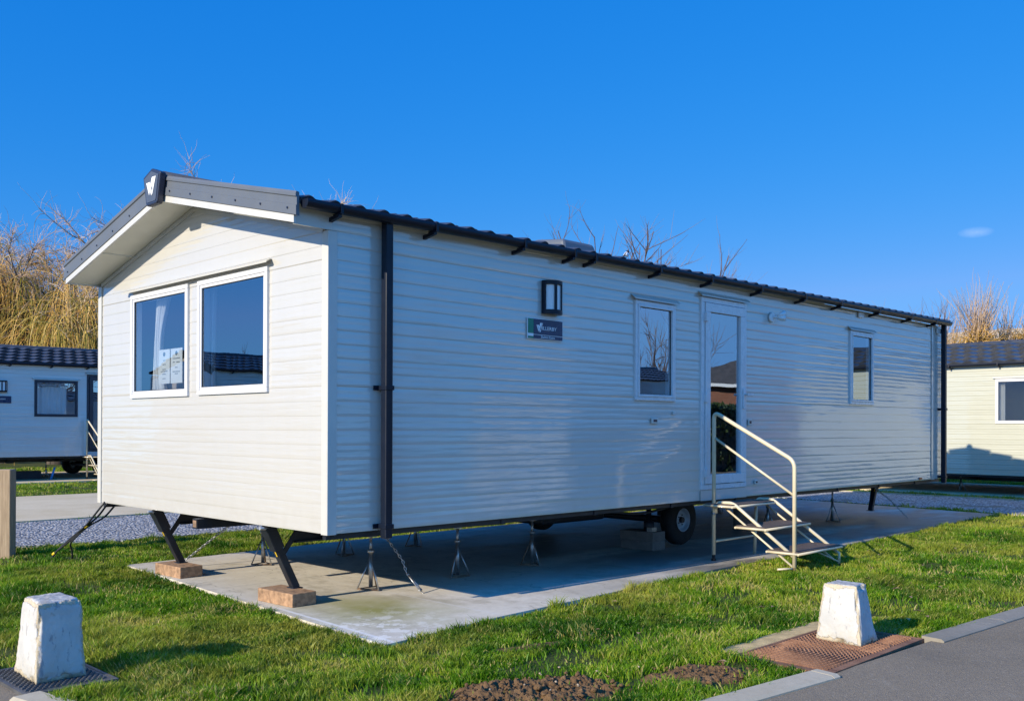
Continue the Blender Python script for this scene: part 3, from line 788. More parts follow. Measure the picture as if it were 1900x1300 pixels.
# chassis labels / plates, floodlight, sockets, vents, reflector, roof vent
b = MB(); b.box(1.62, 1.78, .85-.036, .85-.031, -.10, -.03); b.cur = 1; b.box(1.80, 1.93, .85-.036, .85-.031, -.11, -.03); b.build('chassis_sticker', [M['yellow'], M['paper']], van)
b = MB(); b.box(2.93, 3.03, .82-.004, .82+.002, -.15, -.065); b.build('chassis_plate', M['steel'], van)
b = MB(); b.box(5.86, 5.98, .70, .712, -.14, -.03); b.build('chassis_plate', M['steel'], van)
fl = MB(); fl.tube([SIDE(5.76, .010, 1.935), SIDE(5.76, .032, 1.935)], [.058, .050], 20)
fl.tube([SIDE(5.77, .03, 1.935), SIDE(5.80, .075, 1.945)], .014, 10); flo = fl.build('floodlight', M['opal'], van)
for dz in (.012, -.022):
    fl = MB(); fl.tube([SIDE(5.79, .065, 1.942+dz*.3), SIDE(5.82, .09, 1.950+dz), SIDE(5.86, .12, 1.965+dz*1.6)], [.016, .026, .034], 14); fl.build('lamp_head', M['opal'], flo)
for (x, z, w, h) in ((3.63, .79, .10, .055), (5.31, .785, .07, .07), (5.44, .145, .06, .045), (3.94, .865, .045, .03)):
    b = MB(); b.box(x-w/2, x+w/2, -.026, -.010, z-h/2, z+h/2); sk = b.build('socket_cover', M['trim'], van, bevel=.004)
    if w > .05: b = MB(); b.box(x-w*.25, x+w*.3, -.0275, -.0262, z-h*.2, z+h*.22); b.build('socket', M['badge_rim'], sk)
for (x, z) in ((7.93, 2.145), (10.40, 2.12)):
    b = MB(); b.box(x-.07, x+.07, -.03, -.010, z-.035, z+.035); b.build('air_vent', M['upvc'], van, bevel=.005)
b = MB(); b.box(9.74, 9.84, -.016, -.010, .012, .040); b.build('reflector', M['red'], van)
# vertical cover strip near rear and by the door
b = MB(); b.box(10.17, 10.28, -.0125, -.0105, -.003, 2.185); b.build('joint_strip', M['clad'], van)
b = MB(); rb = [(2.80, .42), (3.42, .42), (3.42, .98), (2.80, .98)]
b.hexa([(2.84, .42, 2.30), (3.36, .42, 2.30), (3.36, .90, 2.40), (2.84, .90, 2.40)], [(2.88, .47, 2.465), (3.32, .47, 2.465), (3.30, .86, 2.51), (2.90, .86, 2.51)])
b.build('roof_vent', M['slate'], van, bevel=.03)

for (pts_, r_, mt_, nm_) in (([(3.4, 1.3, -.10), (6.8, 1.35, -.14), (7.2, 1.3, -.14), (7.2, 1.3, -.60)], .055, 'greyblock', 'waste_pipe'), ([(1.4, 1.9, -.06), (9.0, 1.9, -.09)], .022, 'rubber', 'water_pipe'), ([(3.2, .30, -.05), (3.9, .34, -.13), (4.6, .32, -.05)], .012, 'cable', 'cable')):
    b = MB(); b.tube(bend(pts_, .2, 6), r_, 10); b.build(nm_, M[mt_], van)
b = MB(); b.box(3.5, 4.5, 1.3, 2.4, -.28, -.01); b.build('shade_box', M['chassis'], van, bevel=.02)  # dark box added beneath the floor to deepen the shade there

# things behind the front glass
cm = MB(); cm.smooth = True
def curtain(name, x, ya, yb, z0, z1, waist, label, n=46):
    V = []; F = []; rows = 14
    for r_ in range(rows+1):
        t = r_/rows; z = z1+(z0-z1)*t
        wd = 1-(1-waist)*math.sin(math.pi*min(1, t*1.0))**1.0 if waist < 1 else 1
        for k in range(n+1):
            s_ = k/n; y = yb+(ya-yb)*s_*wd + (0 if waist >= 1 else .05*t)
            V.append((x+.022*math.sin(s_*math.pi*2*(n/7))+.008*math.sin(9*s_+t*3), y, z))
    for r_ in range(rows):
        for k in range(n): a = r_*(n+1)+k; F.append((a, a+1, a+n+2, a+n+1))
    o = np_mesh(name, np.array(V), np.array(F), M['curtain'], smooth=True); return tag(o, label, 'curtain', 'curtains inside the front windows')
curtain('curtain', .12, 2.62, 2.86, 1.05, 1.86, .55, 'gathered white curtain beside the paper notices in the left front window')
curtain('curtain', .17, 2.02, 2.16, 1.05, 1.86, 1, 'narrow pale curtain at the right edge of the left front window')
curtain('curtain', .10, 1.76, 1.86, 1.02, 1.86, 1, 'narrow pale curtain at the left edge of the right front window')
def notice(ya, yb, za, zb, lines, label):
    r = thing('paper_notice', label, 'notice', (.030, (ya+yb)/2, za), 0, 'paper notices in the front window')
    w = (yb-ya)/2; h = zb-za
    m = MB(); m.box(0, .0008, -w, w, 0, h); m.build('sheet', M['paper'], r)
    m = MB(); n = 14; m.prism([(-.0006, .022*math.cos(2*math.pi*k/n), h*.86+.019*math.sin(2*math.pi*k/n)) for k in range(n)], (-.0006, 0, 0))
    for (c, lw, z) in lines: m.box(-.0010, -.0004, c*w-lw*w, c*w+lw*w, h*z-.003, h*z+.004)
    m.build('print', M['ink'], r)
notice(2.412, 2.625, 1.090, 1.385, [(0, .2, .68), (0, .25, .56), (0, .32, .42), (0, .62, .36), (0, .3, .28), (0, .27, .15)], 'left of two paper notices taped inside the front window')
notice(2.182, 2.398, 1.090, 1.385, [(0, .62, .71), (.45, .18, .60), (-.28, .3, .60), (0, .2, .45), (0, .62, .33), (0, .25, .27)], 'right of two paper notices, with the bolder lines of print, in the front window')
def cushion(loc, sx, sy, sz, rx, label):
    V = []; n = 12; m = MB(); m.smooth = True
    me = bmesh.new(); bmesh.ops.create_cube(me, size=1); bmesh.ops.subdivide_edges(me, edges=me.edges, cuts=6, use_grid_fill=True)
    for v in me.verts:
        p = v.co*2; k = lambda a, b: (1-.16*a*a)*(1-.0*b); f = 1-.28*(p.y**2+p.z**2)/2*(abs(p.x))
        v.co = Vector((p.x*sx/2*(1-.55*max(abs(p.y), abs(p.z))**3*.8), p.y*sy/2*(1-.12*(1-p.z**2)), p.z*sz/2*(1-.12*(1-p.y**2))))
    d = bpy.data.meshes.new('cushion'); me.to_mesh(d); me.free(); d.materials.append(M['cushion'])
    for p in d.polygons: p.use_smooth = True
    o = bpy.data.objects.new('cushion', d); COL.objects.link(o); o.location = loc; o.rotation_euler = (rx, 0, 0); tag(o, label, 'cushion', 'cushions on the window seat')
cushion((.26, 2.74, 1.02), .16, .42, .36, .1, 'large grey cushion at the bottom of the left front window')
cushion((.30, 2.62, 1.24), .13, .24, .20, -.25, 'small grey cushion sitting above the larger one behind the paper notices')
so = MB(); so.box(.14, .75, .1, 3.7, .10, .50); sf = thing('window_seat', 'grey upholstered window seat inside behind the front windows', 'sofa', (0, 0, .03))
so.build('seat', M['cushion'], sf, bevel=.04); so = MB(); so.box(.10, .26, .1, 3.7, .44, .86); so.build('backrest', M['cushion'], sf, bevel=.04)

# ------------------------------------------------------------------ jacks, blocks, chains, cables
def make_jack(top, label, group='stands propping the caravan chassis', leg=.17):
    r = thing('axle_stand', label, 'jack stand', (0, 0, 0), 0, group)
    m = MB(); m.tube([(0, 0, .02), (0, 0, .30)], .017, 12); m.build('sleeve', M['steel'], r)
    m = MB(); m.tube([(0, 0, .28), (0, 0, top-.01)], .0115, 10); m.tube([(0, 0, .300), (0, 0, .325)], .026, 8); m.box(-.04, .04, -.035, .035, top-.012, top); m.build('screw', M['steel'], r)
    for k in range(3):
        a = 2*math.pi*k/3+.5; m = MB(); m.tube([(.012*math.cos(a), .012*math.sin(a), .24), (.11*math.cos(a), .11*math.sin(a), .008)], .0065, 6); m.build('leg', M['steel'] if k else M['rusty'], r)
    m = MB()
    for k in range(3):
        a = 2*math.pi*k/3+.5; b_ = a+2*math.pi/3; m.tube([(.11*math.cos(a), .11*math.sin(a), .010), (.11*math.cos(b_), .11*math.sin(b_), .010)], .0055, 6)
    m.build('foot_ring', M['rusty'], r); return r
jtop = -.152-SLAB
J0 = make_jack(jtop, 'rusty-footed jack stand nearest the front corner, beside the downpipe')
J0.location = (1.00, .86, SLAB)
for (x, y, a, lab) in ((1.95, .87, .9, 'jack stand second from the near front corner, in the shade under the van'),
                       (2.93, .90, 2.0, 'jack stand third from the near front corner, under the small steel plate'),
                       (1.10, 2.70, .3, 'jack stand in the sun half hidden behind the nearer corner leg'),
                       (2.03, 2.70, 1.3, 'jack stand standing just right of the front corner bottom edge'),
                       (3.03, 2.78, 2.2, 'dark jack stand on the far beam between the two near jacks'),
                       (9.05, .92, .2, 'jack stand alone near the rear end, right of the steps'),
                       (7.3, .92, .8, 'jack stand seen behind the treads of the entrance steps'),
                       (9.0, 2.75, 1.5, 'far side jack stand at the rear of the caravan')):
    dup(J0, (x, y, SLAB), a, lab)
def slab_block(name, x0, x1, y0, y1, z0, z1, mat, label, cat='block', group=None, rz=0):
    m = MB(); hx, hy = (x1-x0)/2, (y1-y0)/2; m.box(-hx, hx, -hy, hy, 0, z1-z0)
    o = m.build(name, mat, None, bevel=.006, loc=((x0+x1)/2, (y0+y1)/2, z0)); o.rotation_euler = (0, 0, rz); return tag(o, label, cat, group)
slab_block('concrete_block', .10, .315, .62, 1.06, SLAB, SLAB+.098, M['block'], 'tan concrete block under the nearer corner leg', group='tan blocks under the corner legs', rz=.06)
slab_block('concrete_block', .13, .345, 2.44, 2.88, SLAB, SLAB+.098, M['block'], 'tan concrete block under the farther corner leg with a chain beside it', group='tan blocks under the corner legs', rz=.05)
slab_block('concrete_block', 4.60, 4.82, .72, 1.16, SLAB, SLAB+.10, M['greyblock'], 'lower grey block of the pair stacked beside the wheel', group='blocks stacked beside the wheel')
slab_block('concrete_block', 4.595, 4.815, .715, 1.165, SLAB+.10, SLAB+.20, M['greyblock'], 'upper grey block of the pair stacked beside the wheel', group='blocks stacked beside the wheel')
bj = thing('bottle_jack', 'dark jack with steel head plate standing on the stacked grey blocks', 'jack', (4.74, .88, SLAB+.20))
m = MB(); m.tube([(0, 0, 0), (0, 0, .10), (0, 0, .11), (0, 0, .24)], [.06, .055, .03, .028], 14); m.build('jack_body', M['chassis'], bj)
m = MB(); m.box(-.07, .07, -.06, .06, .24, .252); m.box(-.10, -.02, -.12, -.05, .0, .045); m.build('head_plate', M['steel'], bj)
def chain(name, pts, label, link=.034, wire=.0042, turn=None):
    r = thing(name, label, 'chain', pts[0], 0, 'tie-down chains'); o = Vector(pts[0])
    P = [Vector(p)-o for p in pts]; m = MB(); k = 0
    for a, b_ in zip(P[:-1], P[1:]):
        n = max(1, int((b_-a).length/(link*.78))); d = (b_-a)/n
        for i in range(n):
            c = a+d*(i+.5); dn = d.normalized(); s_ = dn.orthogonal().normalized(); s_ = Matrix.Rotation((k % 2)*math.pi/2, 3, dn) @ s_; k += 1
            ring = [c+dn*math.cos(t)*link*.5+s_*math.sin(t)*link*.26 for t in [2*math.pi*j/9 for j in range(10)]]
            m.tube(ring, wire, 5, cap=False)
    m.build('links', M['steel'], r)
    if turn:
        a, b_ = Vector(turn[0])-o, Vector(turn[1])-o; dn = (b_-a).normalized(); s_ = Vector((0, 0, 1)).cross(dn).normalized()
        t = MB(); t.tube([a+s_*.014, b_+s_*.014], .006, 8); t.tube([a-s_*.014, b_-s_*.014], .006, 8); t.tube([a-s_*.02, a+s_*.02], .008, 8); t.tube([b_-s_*.02, b_+s_*.02], .008, 8)
        t.tube([b_, b_+dn*.07, b_+dn*.10+Vector((0, 0, -.02))], .0055, 6); t.build('turnbuckle', M['steel'], r)
    return r
chain('tie_down_chain', [(1.03, .72, -.14), (1.12, .60, -.34), (1.13, .56, -.44)], 'steel tie-down chain with a turnbuckle near the front corner', turn=((1.14, .55, -.45), (1.18, .45, -.565)))
chain('tie_down_chain', [(1.0, 2.85, -.10), (.80, 3.00, -.30), (.50, 3.05, -.52), (.44, 3.06, -.585)], 'slack steel chain running down to the farther tan block')
chain('tie_down_chain', [(9.9, .75, -.10), (10.1, .55, -.32), (10.35, .40, -.585)], 'dark tie-down chain beside the rear corner leg')
cb = thing('cable_bundle', 'bundle of black cables taped yellow, dropping from the front left corner into the grass', 'cable', (-.18, 4.54, G))
o_ = Vector((-.18, 4.54, G))
for k, (a, mid) in enumerate((((-.03, 3.62, .01), (-.055, 3.99, -.235)), ((.01, 3.62, .01), (-.045, 4.0, -.24)), ((.08, 3.60, .0), (-.04, 4.01, -.245)))):
    m = MB(); pts = [Vector(a), Vector(a)*.5+Vector(mid)*.5+Vector((.015*k, .02, -.012*(k+1))), Vector(mid), Vector((-.115, 4.25, -.385-.02*k)), Vector((-.165, 4.46, -.52)), Vector((-.19, 4.56+.02*k, G-.03))]
    if k == 2: pts = pts[:4]+[Vector((-.05, 4.35, -.50)), Vector((-.03, 4.40, G-.02))]
    m.tube([p-o_ for p in bend(pts, .12, 5)], .009, 8); m.build('cable', M['cable'], cb)
for p in ((-.05, 4.0, -.24), (-.172, 4.49, -.54)):
    m = MB(); q = Vector(p)-o_; d = Vector((-.12, .5, -.30)).normalized()*.022; m.tube([q-d, q+d], .014, 8); m.build('tape', M['yellow'], cb)

# ------------------------------------------------------------------ entrance steps
def make_steps(label):
    r = thing('entrance_steps', label, 'steps', (4.46, -.13, G), 0, 'caravan entrance steps')
    O = Vector((4.46, -.13, G)); T = lambda *p: [Vector(q)-O for q in p]
    xa, xb = 4.46, 4.415
    m = MB(); m.tube(bend(T((xa, -.13, -.53), (xa, -.13, .885), (xb, -1.03, .42), (xb, -1.03, -.56)), .075, 8), .0195, 12); m.build('handrail', M['creampaint'], r)
    m = MB(); m.tube(T((xa, -.13, .63), (xb, -1.03, .10)), .0125, 8); m.build('mid_rail', M['creampaint'], r)
    for x in (4.475, 5.225):
        dx = xb-xa if x < 5 else 0
        m = MB(); m.tube(bend(T((x, -.145, -.12), (x, -.15, -.015), (x, -.34, -.010), (x+dx, -1.02, -.47)), .05, 6), .0165, 10)
        m.tube(T((x, -.22, -.04), (x+dx, -1.02, -.57)), .0105, 8); m.build('stringer', M['creampaint'], r)
    m = MB(); m.tube(T((5.225, -.15, -.03), (5.225, -.13, G)), .0165, 10); m.build('leg', M['creampaint'], r)
    m = MB(); m.tube(T((5.225, -1.0, -.46), (5.235, -1.06, -.50), (5.235, -1.06, G)), .0145, 10); m.build('leg', M['creampaint'], r)
    m = MB(); m.tube(T((xa, -.13, -.40), (5.225, -.13, -.40)), .012, 8); m.build('brace', M['creampaint'], r)
    m = MB(); m.tube(T((5.225, -1.06, G+.02), (5.02, -.80, -.43)), .008, 8); m.build('brace', M['creampaint'], r)
    for (y, mm) in ((-.13, 'rubber'), (-1.03, 'rusty')):
        x = xa if y > -.5 else xb
        m = MB(); m.tube(T((x, y, -.53), (x, y, G)), .0155, 10); m.tube(T((x, y, G+.03), (x, y, G-.0)), .024, 10) if mm == 'rubber' else None; m.build('foot', M[mm], r)
    m = MB(); m.tube(T((xb-.02, -1.02, G+.03), (xb-.13, -.93, G+.025)), .010, 8); m.build('brace', M['creampaint'], r)
    m = MB(); m.tube(T((xa, -.13, -.135), (xa, -.13, -.115)), .0215, 12); m.build('collar', M['steel'], r)
    for (y0, y1, z) in ((-.37, -.06, -.022), (-.73, -.42, -.215), (-1.07, -.76, -.415)):
        m = MB(); m.box(4.40-O.x, 5.25-O.x, y0-O.y, y1-O.y, z-.012-O.z, z-O.z); tr = m.build('tread', M['tread'], r, bevel=.004)
        f = MB(); f.tube(T((4.39, y0-.008, z-.022), (5.26, y0-.008, z-.022)), .012, 8); f.tube(T((4.39, y1+.004, z-.022), (5.26, y1+.004, z-.022)), .011, 8)
        f.tube(T((4.40, y0-.008, z-.022), (4.40, y1+.004, z-.022)), .012, 8); f.tube(T((5.25, y0-.008, z-.022), (5.25, y1+.004, z-.022)), .012, 8)
        f.build('tread_frame', M['creampaint'], tr)
    return r
S0 = make_steps('cream tubular steps with three brown treads leading to the white glazed door')
dup(S0, (4.46+1.13, 18.7-.13, G-.0), 0, 'cream tubular steps at the dark door of the white caravan on the left')

# ------------------------------------------------------------------ neighbours
vl = thing('static_caravan', 'white static caravan with dark window frames standing at the left behind the empty pad', 'caravan', (1.23, 18.7, -.02))
caravan(vl, 10.2, 3.7, M['clad_white'], side_w=[(3.18, 4.18, .955, 1.825)], side_holes_door=(4.40, 5.24, .105, 2.0), frame=M['darkframe'], door_frame=M['darkframe'],
        lamp=(2.36, 2.58, 1.515, 1.785), sign=(2.24, 2.665, 1.262, 1.425, False), detail=False, tiles=dict(lam=.27, rows=5, amp=.035, stag=True, lf=1.5))
chassis(vl, 10.2, 3.7, wheels=True, detail=False)
def net(parentloc, rz, u0, u1, z0, z1, label, grp='net curtains'):
    n = 60; V = []; F = []
    for r_ in range(2):
        for k in range(n+1): s_ = k/n; V.append((u0+(u1-u0)*s_, .11+.02*math.sin(s_*44)+.01*math.sin(s_*17), z0 if r_ else z1))
    for k in range(n): F.append((k, k+1, n+k+2, n+k+1))
    o = np_mesh('net_curtain', np.array(V), np.array(F), M['curtain'], smooth=True); o.location = parentloc; o.rotation_euler = (0, 0, rz); tag(o, label, 'curtain', grp)
net((1.23, 18.7, -.02), 0, 3.2, 3.95, .98, 1.80, 'white net curtain inside the dark framed window of the left caravan')
J1 = dup(J0, (1.23+3.75, 18.7+.86, SLAB), .4, 'jack stand under the white caravan on the left')
slab_block('concrete_block', 4.25, 4.85, 19.5, 19.8, SLAB, SLAB+.2, M['chassis'], 'dark low block lying under the left caravan')
wc = MB(); wc.tube([(0, 0, 0), (.09, 0, .30)], [.03, .022], 10); o = wc.build('water_pipe', M['blue'], None, loc=(4.9, 19.0, SLAB)); tag(o, 'short blue water pipe leaning under the left caravan', 'pipe')

vr = thing('static_caravan', 'pale yellow static caravan at the right edge with a gable shadow on its wall', 'caravan', (16.5, 4.7, -.20), R(-90))
caravan(vr, 10.2, 3.7, M['clad_cream'], side_w=[(3.47, 4.75, 1.02, 1.90), (6.8, 7.4, 1.02, 1.90)], side_holes_door=(5.4, 6.2, .12, 2.0), detail=False, zr=2.72, tiles=dict(lam=.27, rows=5, amp=.035, stag=True, lf=1.5))
chassis(vr, 10.2, 3.7, wheels=True, detail=False)
net((16.5, 4.7, -.20), R(-90), 3.5, 3.62, 1.05, 1.88, 'thin strip of white curtain in the window of the right caravan')
for k, (y, lab) in enumerate(((2.2, 'jack stand under the pale yellow caravan, nearest the downpipe'), (.62, 'jack stand under the pale yellow caravan, nearest the right edge'))):
    dup(J0, (17.36, y, G-.02), .5+k, lab)

# things across the road, seen in reflections and from the side
va = thing('static_caravan', 'cream static caravan parked across the road, mirrored in the side wall', 'caravan', (15.5, -15.2, -.10))
caravan(va, 6.4, 3.5, M['clad'], side_w=[(3.0, 4.0, .95, 1.85)], front_w=[(.7, 1.6, .98, 1.88), (1.9, 2.8, .98, 1.88)], detail=False)
chassis(va, 6.4, 3.5, wheels=True, detail=False)
vb = thing('static_caravan', 'white static caravan standing beyond the front windows, mirrored in their glass', 'caravan', (-17.5, 16.5, -.10), R(0))
caravan(vb, 9.6, 3.6, M['clad_white'], side_w=[(2.0, 3.2, .95, 1.85), (6.0, 7.2, .95, 1.85)], detail=False)
bg = thing('brick_bungalow', 'low brick bungalow with slate roof across the road, seen in the door glass', 'house', (28.2, -17.6, G))
m = MB(); m.box(0, 14, 0, 6.4, 0, 3.0); m.build('wall', M['brick'], bg)
m = MB(); m.add([(-.4, -.4, 2.95), (14.4, -.4, 2.95), (13, 3.2, 4.1), (1, 3.2, 4.1), (-.4, 6.8, 2.95), (14.4, 6.8, 2.95)], [(0,1,2,3), (3,2,5,4), (0,3,4), (1,5,2)]); m.build('roof', M['slateroof'], bg)
m = MB(); m.box(-.48, -.40, -.4, 6.8, 2.88, 3.0); m.box(-.48, 14.4, 6.8, 6.9, 2.88, 3.0); m.build('gutter', M['upvc'], bg)
for x in (2, 6, 10.5):
    m = MB(); m.box(x, x+1.3, 6.38, 6.44, 1.0, 2.2); w_ = m.build('window', M['upvc'], bg); m = MB(); m.box(x+.08, x+1.22, 6.43, 6.45, 1.08, 2.12); m.build('pane', M['glass'], w_)

hg = thing('added_hedge', 'dark leafy screen across the road, added out of view to darken the door glass', 'added_hedge', (20.2, -11.4, G))  # out of view, added to darken the low part of the door reflection
nh = 4000; c = rng.uniform([0, 0, 0], [2.9, .8, 2.0], (nh, 3)); c[:, 2] = np.where(rng.random(nh) < .3, 1.9+rng.normal(0, .06, nh), c[:, 2]); a = rng.normal(0, .05, (nh, 3)); b_ = rng.normal(0, .05, (nh, 3))
Vh = np.stack([c-a, c+b_, c+a, c-b_], 1).reshape(-1, 3); np_mesh('leaves', Vh, np.arange(nh*4).reshape(-1, 4), simple('added_hedge_leaf', (.035, .06, .02), .6), hg)
m = MB(); m.box(.1, 2.8, .15, .65, 0, 1.8); m.build('added_hedge_stems', M['barkdark'], hg)

# far tiled building at right
fb = thing('tiled_house', 'pale tiled roof of a house behind the pollarded willows at the right', 'house', (33.5, 4.0, G))
m = MB(); m.box(0, 7, 0, 14, 0, 2.9); m.build('wall', M['palebrick'], fb)
m = MB(); m.add([(-.4, -.4, 2.85), (-.4, 14.4, 2.85), (3.5, 14.4, 5.25), (3.5, -.4, 5.25), (7.4, -.4, 2.85), (7.4, 14.4, 2.85)], [(3,2,1,0), (3,4,5,2), (0,4,3), (1,2,5)]); m.build('roof', M['palebrick'], fb)

# ------------------------------------------------------------------ post, bollards, covers
p = MB(); p.box(-.24, 0, 0, .16, -.25, .878); po = p.build('wooden_post', M['wood'], None, bevel=.008, loc=(-.40, 5.06, G)); po.rotation_euler = (0, 0, R(-38)); tag(po, 'weathered square wooden post in the grass at the left edge', 'post')

def bollard(bot, top, z0, z1, label, seed):
    n = 34; me = bmesh.new(); bmesh.ops.create_cube(me, size=2); bmesh.ops.subdivide_edges(me, edges=me.edges, cuts=n, use_grid_fill=True)
    cx = sum(b_[0] for b_ in bot)/4; cy = sum(b_[1] for b_ in bot)/4
    ed = []
    for v in me.verts:
        a, b_, c = v.co; s_, t = (a+1)/2, (b_+1)/2; h = (c+1)/2
        lo = Vector(bot[0]).lerp(Vector(bot[1]), s_).lerp(Vector(bot[3]).lerp(Vector(bot[2]), s_), t)
        hi = Vector(top[0]).lerp(Vector(top[1]), s_).lerp(Vector(top[3]).lerp(Vector(top[2]), s_), t)
        q = lo.lerp(hi, h); pz = z0+(z1-z0)*h
        k = sorted([abs(a), abs(b_), abs(c)])
        e = max(0, (k[1]-.80)/.20); ed.append(e)
        P = Vector((q.x-cx, q.y-cy, pz-z0))
        ctr = Vector((0, 0, (z1-z0)*.5))
        n1 = mnoise.noise(P*14+Vector((seed, 0, 0))); n2 = mnoise.noise(P*55+Vector((seed, 3, 0))); n3 = mnoise.noise(P*5+Vector((0, seed, 0)))
        dirn = (P-ctr).normalized()
        P += dirn*(n3*.010+n2*.0035) - dirn*e*(.006+.034*max(0, n1)+.012*abs(n2))
        if c < -.99: P.z = 0
        v.co = P
    d = bpy.data.meshes.new('bollard'); me.to_mesh(d); me.free(); d.materials.append(M['bollard'])
    at = d.attributes.new('edge', 'FLOAT', 'POINT'); at.data.foreach_set('value', ed)
    for f in d.polygons: f.use_smooth = True
    o = bpy.data.objects.new('bollard', d); COL.objects.link(o); o.location = (cx, cy, z0); return tag(o, label, 'bollard', 'white painted concrete bollards')
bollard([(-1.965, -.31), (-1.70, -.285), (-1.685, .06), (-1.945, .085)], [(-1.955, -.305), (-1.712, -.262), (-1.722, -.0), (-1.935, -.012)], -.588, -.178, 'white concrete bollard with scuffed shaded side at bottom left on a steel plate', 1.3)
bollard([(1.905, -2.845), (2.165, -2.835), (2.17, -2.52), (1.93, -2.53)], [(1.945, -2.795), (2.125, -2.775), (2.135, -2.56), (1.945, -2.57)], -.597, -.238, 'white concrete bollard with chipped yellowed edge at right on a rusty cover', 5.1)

def stud_plate(name, x0, x1, y0, y1, z, mat, label, sp, st, mode, cat):
    r = thing(name, label, cat, ((x0+x1)/2, (y0+y1)/2, z)); hx, hy = (x1-x0)/2, (y1-y0)/2
    m = MB(); m.box(-hx, hx, -hy, hy, -.03, 0)
    nx, ny = int((x1-x0)/sp), int((y1-y0)/(sp*.8))
    for i in range(nx):
        for j in range(ny):
            cx = -hx+sp*(i+.5)+(sp*.5 if (j % 2 and mode == 0) else 0); cy = -hy+sp*.8*(j+.5)
            if abs(cx) > hx-st*.7 or abs(cy) > hy-st*.7: continue
            if mode == 0: a = 0
            else: a = math.atan2(cy-(.20 if cx < 0 else -.2), (cx+.25 if cx < 0 else cx-.28))+math.pi/2
            c_, s_ = math.cos(a), math.sin(a); l, w = st*.5, st*.20
            q = [(cx+c_*u-s_*v, cy+s_*u+c_*v) for u, v in ((-l, -w), (l, -w), (l, w), (-l, w))]; t = [(cx+(a_-cx)*.7, cy+(b_-cy)*.7) for a_, b_ in q]
            m.hexa([(a_, b_, 0) for a_, b_ in q], [(a_, b_, .010) for a_, b_ in t])
    m.build('cover', mat, r)
    f = MB(); w = .02
    for q in ((-hx-w, hx+w, -hy-w, -hy-.002), (-hx-w, hx+w, hy+.002, hy+w), (-hx-w, -hx-.002, -hy-.002, hy+.002), (hx+.002, hx+w, -hy-.002, hy+.002)): f.box(q[0], q[1], q[2], q[3], -.04, .0015)
    f.build('frame', mat, r); return r
stud_plate('access_cover', -2.04, -1.62, -.43, .16, -.592, M['plate'], 'dark studded steel access cover under the left bollard', .030, .020, 0, 'cover')
stud_plate('access_cover', 1.20, 2.42, -2.985, -2.42, -.601, M['rust'], 'rusty brown patterned drain cover under the right bollard', .036, .034, 1, 'cover')
m = MB(); m.box(1.25, 2.50, -2.395, -2.25, -.66, -.601); o = m.build('cover_surround', simple('tan_mortar', (.52, .38, .18), .95, var=.3, scale=9, bump=.8, bscale=60), None, bevel=.006); tag(o, 'strip of tan mortar behind the rusty drain cover', 'concrete')

# ------------------------------------------------------------------ setting
def sheet(name, poly, z, mat):
    me = bpy.data.meshes.new(name); me.from_pydata([(x, y, z) for x, y in poly], [], [tuple(range(len(poly)))]); me.materials.append(mat)
    o = bpy.data.objects.new(name, me); COL.objects.link(o); return tag(o, kind='structure')
kerb_path = [(-2.06, 12.0), (-2.05, 4.0), (-2.06, .17)], [(-2.06, -.445), (-2.02, -.9), (-1.85, -1.45), (-1.5, -2.0), (-1.0, -2.45), (-.4, -2.75), (.22, -2.90), (1.18, -3.00)], [(2.44, -3.06), (3.95, -3.17), (7, -3.40), (12, -3.78), (20, -4.4), (34, -5.5)]
lawn_edge = [(-2.0, 60), (-2.0, .1), (-2.0, -.445), (-1.95, -.9), (-1.8, -1.42), (-1.45, -1.95), (-.97, -2.40), (-.38, -2.69), (.22, -2.84), (1.18, -2.94), (1.19, -2.965), (2.43, -2.965), (2.44, -3.0), (3.95, -3.11), (7, -3.34), (12, -3.72), (20, -4.34), (34, -5.44), (60, -7.5)]
sheet('ground', [(-400, -400), (400, -400), (400, 400), (-400, 400)], -.70, M['turf'])
sheet('road', [(-7.2, 60), (-7.2, -9.0), (60, -14.5), (60, -7.6)] + [(34, -5.5), (20, -4.4), (12, -3.78), (7, -3.40), (3.95, -3.17), (2.44, -3.05), (1.18, -2.99), (.22, -2.90), (-.4, -2.75), (-1.0, -2.45), (-1.5, -2.0), (-1.85, -1.45), (-2.02, -.9), (-2.06, -.445), (-2.06, .17), (-2.05, 4.0), (-2.06, 60)], -.607, M['road'])
# lawn with gentle unevenness
def inside(poly, X, Y):
    P = np.array(poly); n = len(P); r = np.zeros(X.shape, bool); j = n-1
    for i in range(n):
        xi, yi, xj, yj = *P[i], *P[j]
        c = ((yi > Y) != (yj > Y)) & (X < (xj-xi)*(Y-yi)/(yj-yi+1e-12)+xi); r ^= c; j = i
    return r
def vnoise(X, Y, s, seed):
    """smooth value noise 0..1"""
    r = np.random.default_rng(seed).random((256, 256)); x = X*s+100; y = Y*s+100
    xi = np.floor(x).astype(int); yi = np.floor(y).astype(int); fx = x-xi; fy = y-yi; fx = fx*fx*(3-2*fx); fy = fy*fy*(3-2*fy)
    g = lambda a, b: r[a % 256, b % 256]
    return (g(xi, yi)*(1-fx)+g(xi+1, yi)*fx)*(1-fy)+(g(xi, yi+1)*(1-fx)+g(xi+1, yi+1)*fx)*fy
lawn_poly = lawn_edge+[(60, 60)]
nx, ny = 260, 260
gx = np.concatenate([np.linspace(-2.3, 10, 200), np.linspace(10.3, 60, 60)]); gy = np.concatenate([np.linspace(-7.5, -3.6, 30), np.linspace(-3.55, 6, 170), np.linspace(6.3, 60, 60)])
GX, GY = np.meshgrid(gx, gy, indexing='ij')
GZ = G-.022+.014*(vnoise(GX, GY, 2.3, 5)-.5)+.010*(vnoise(GX, GY, 6.1, 6)-.5)
ins = inside(lawn_poly, GX, GY)
idx = np.arange(GX.size).reshape(GX.shape)
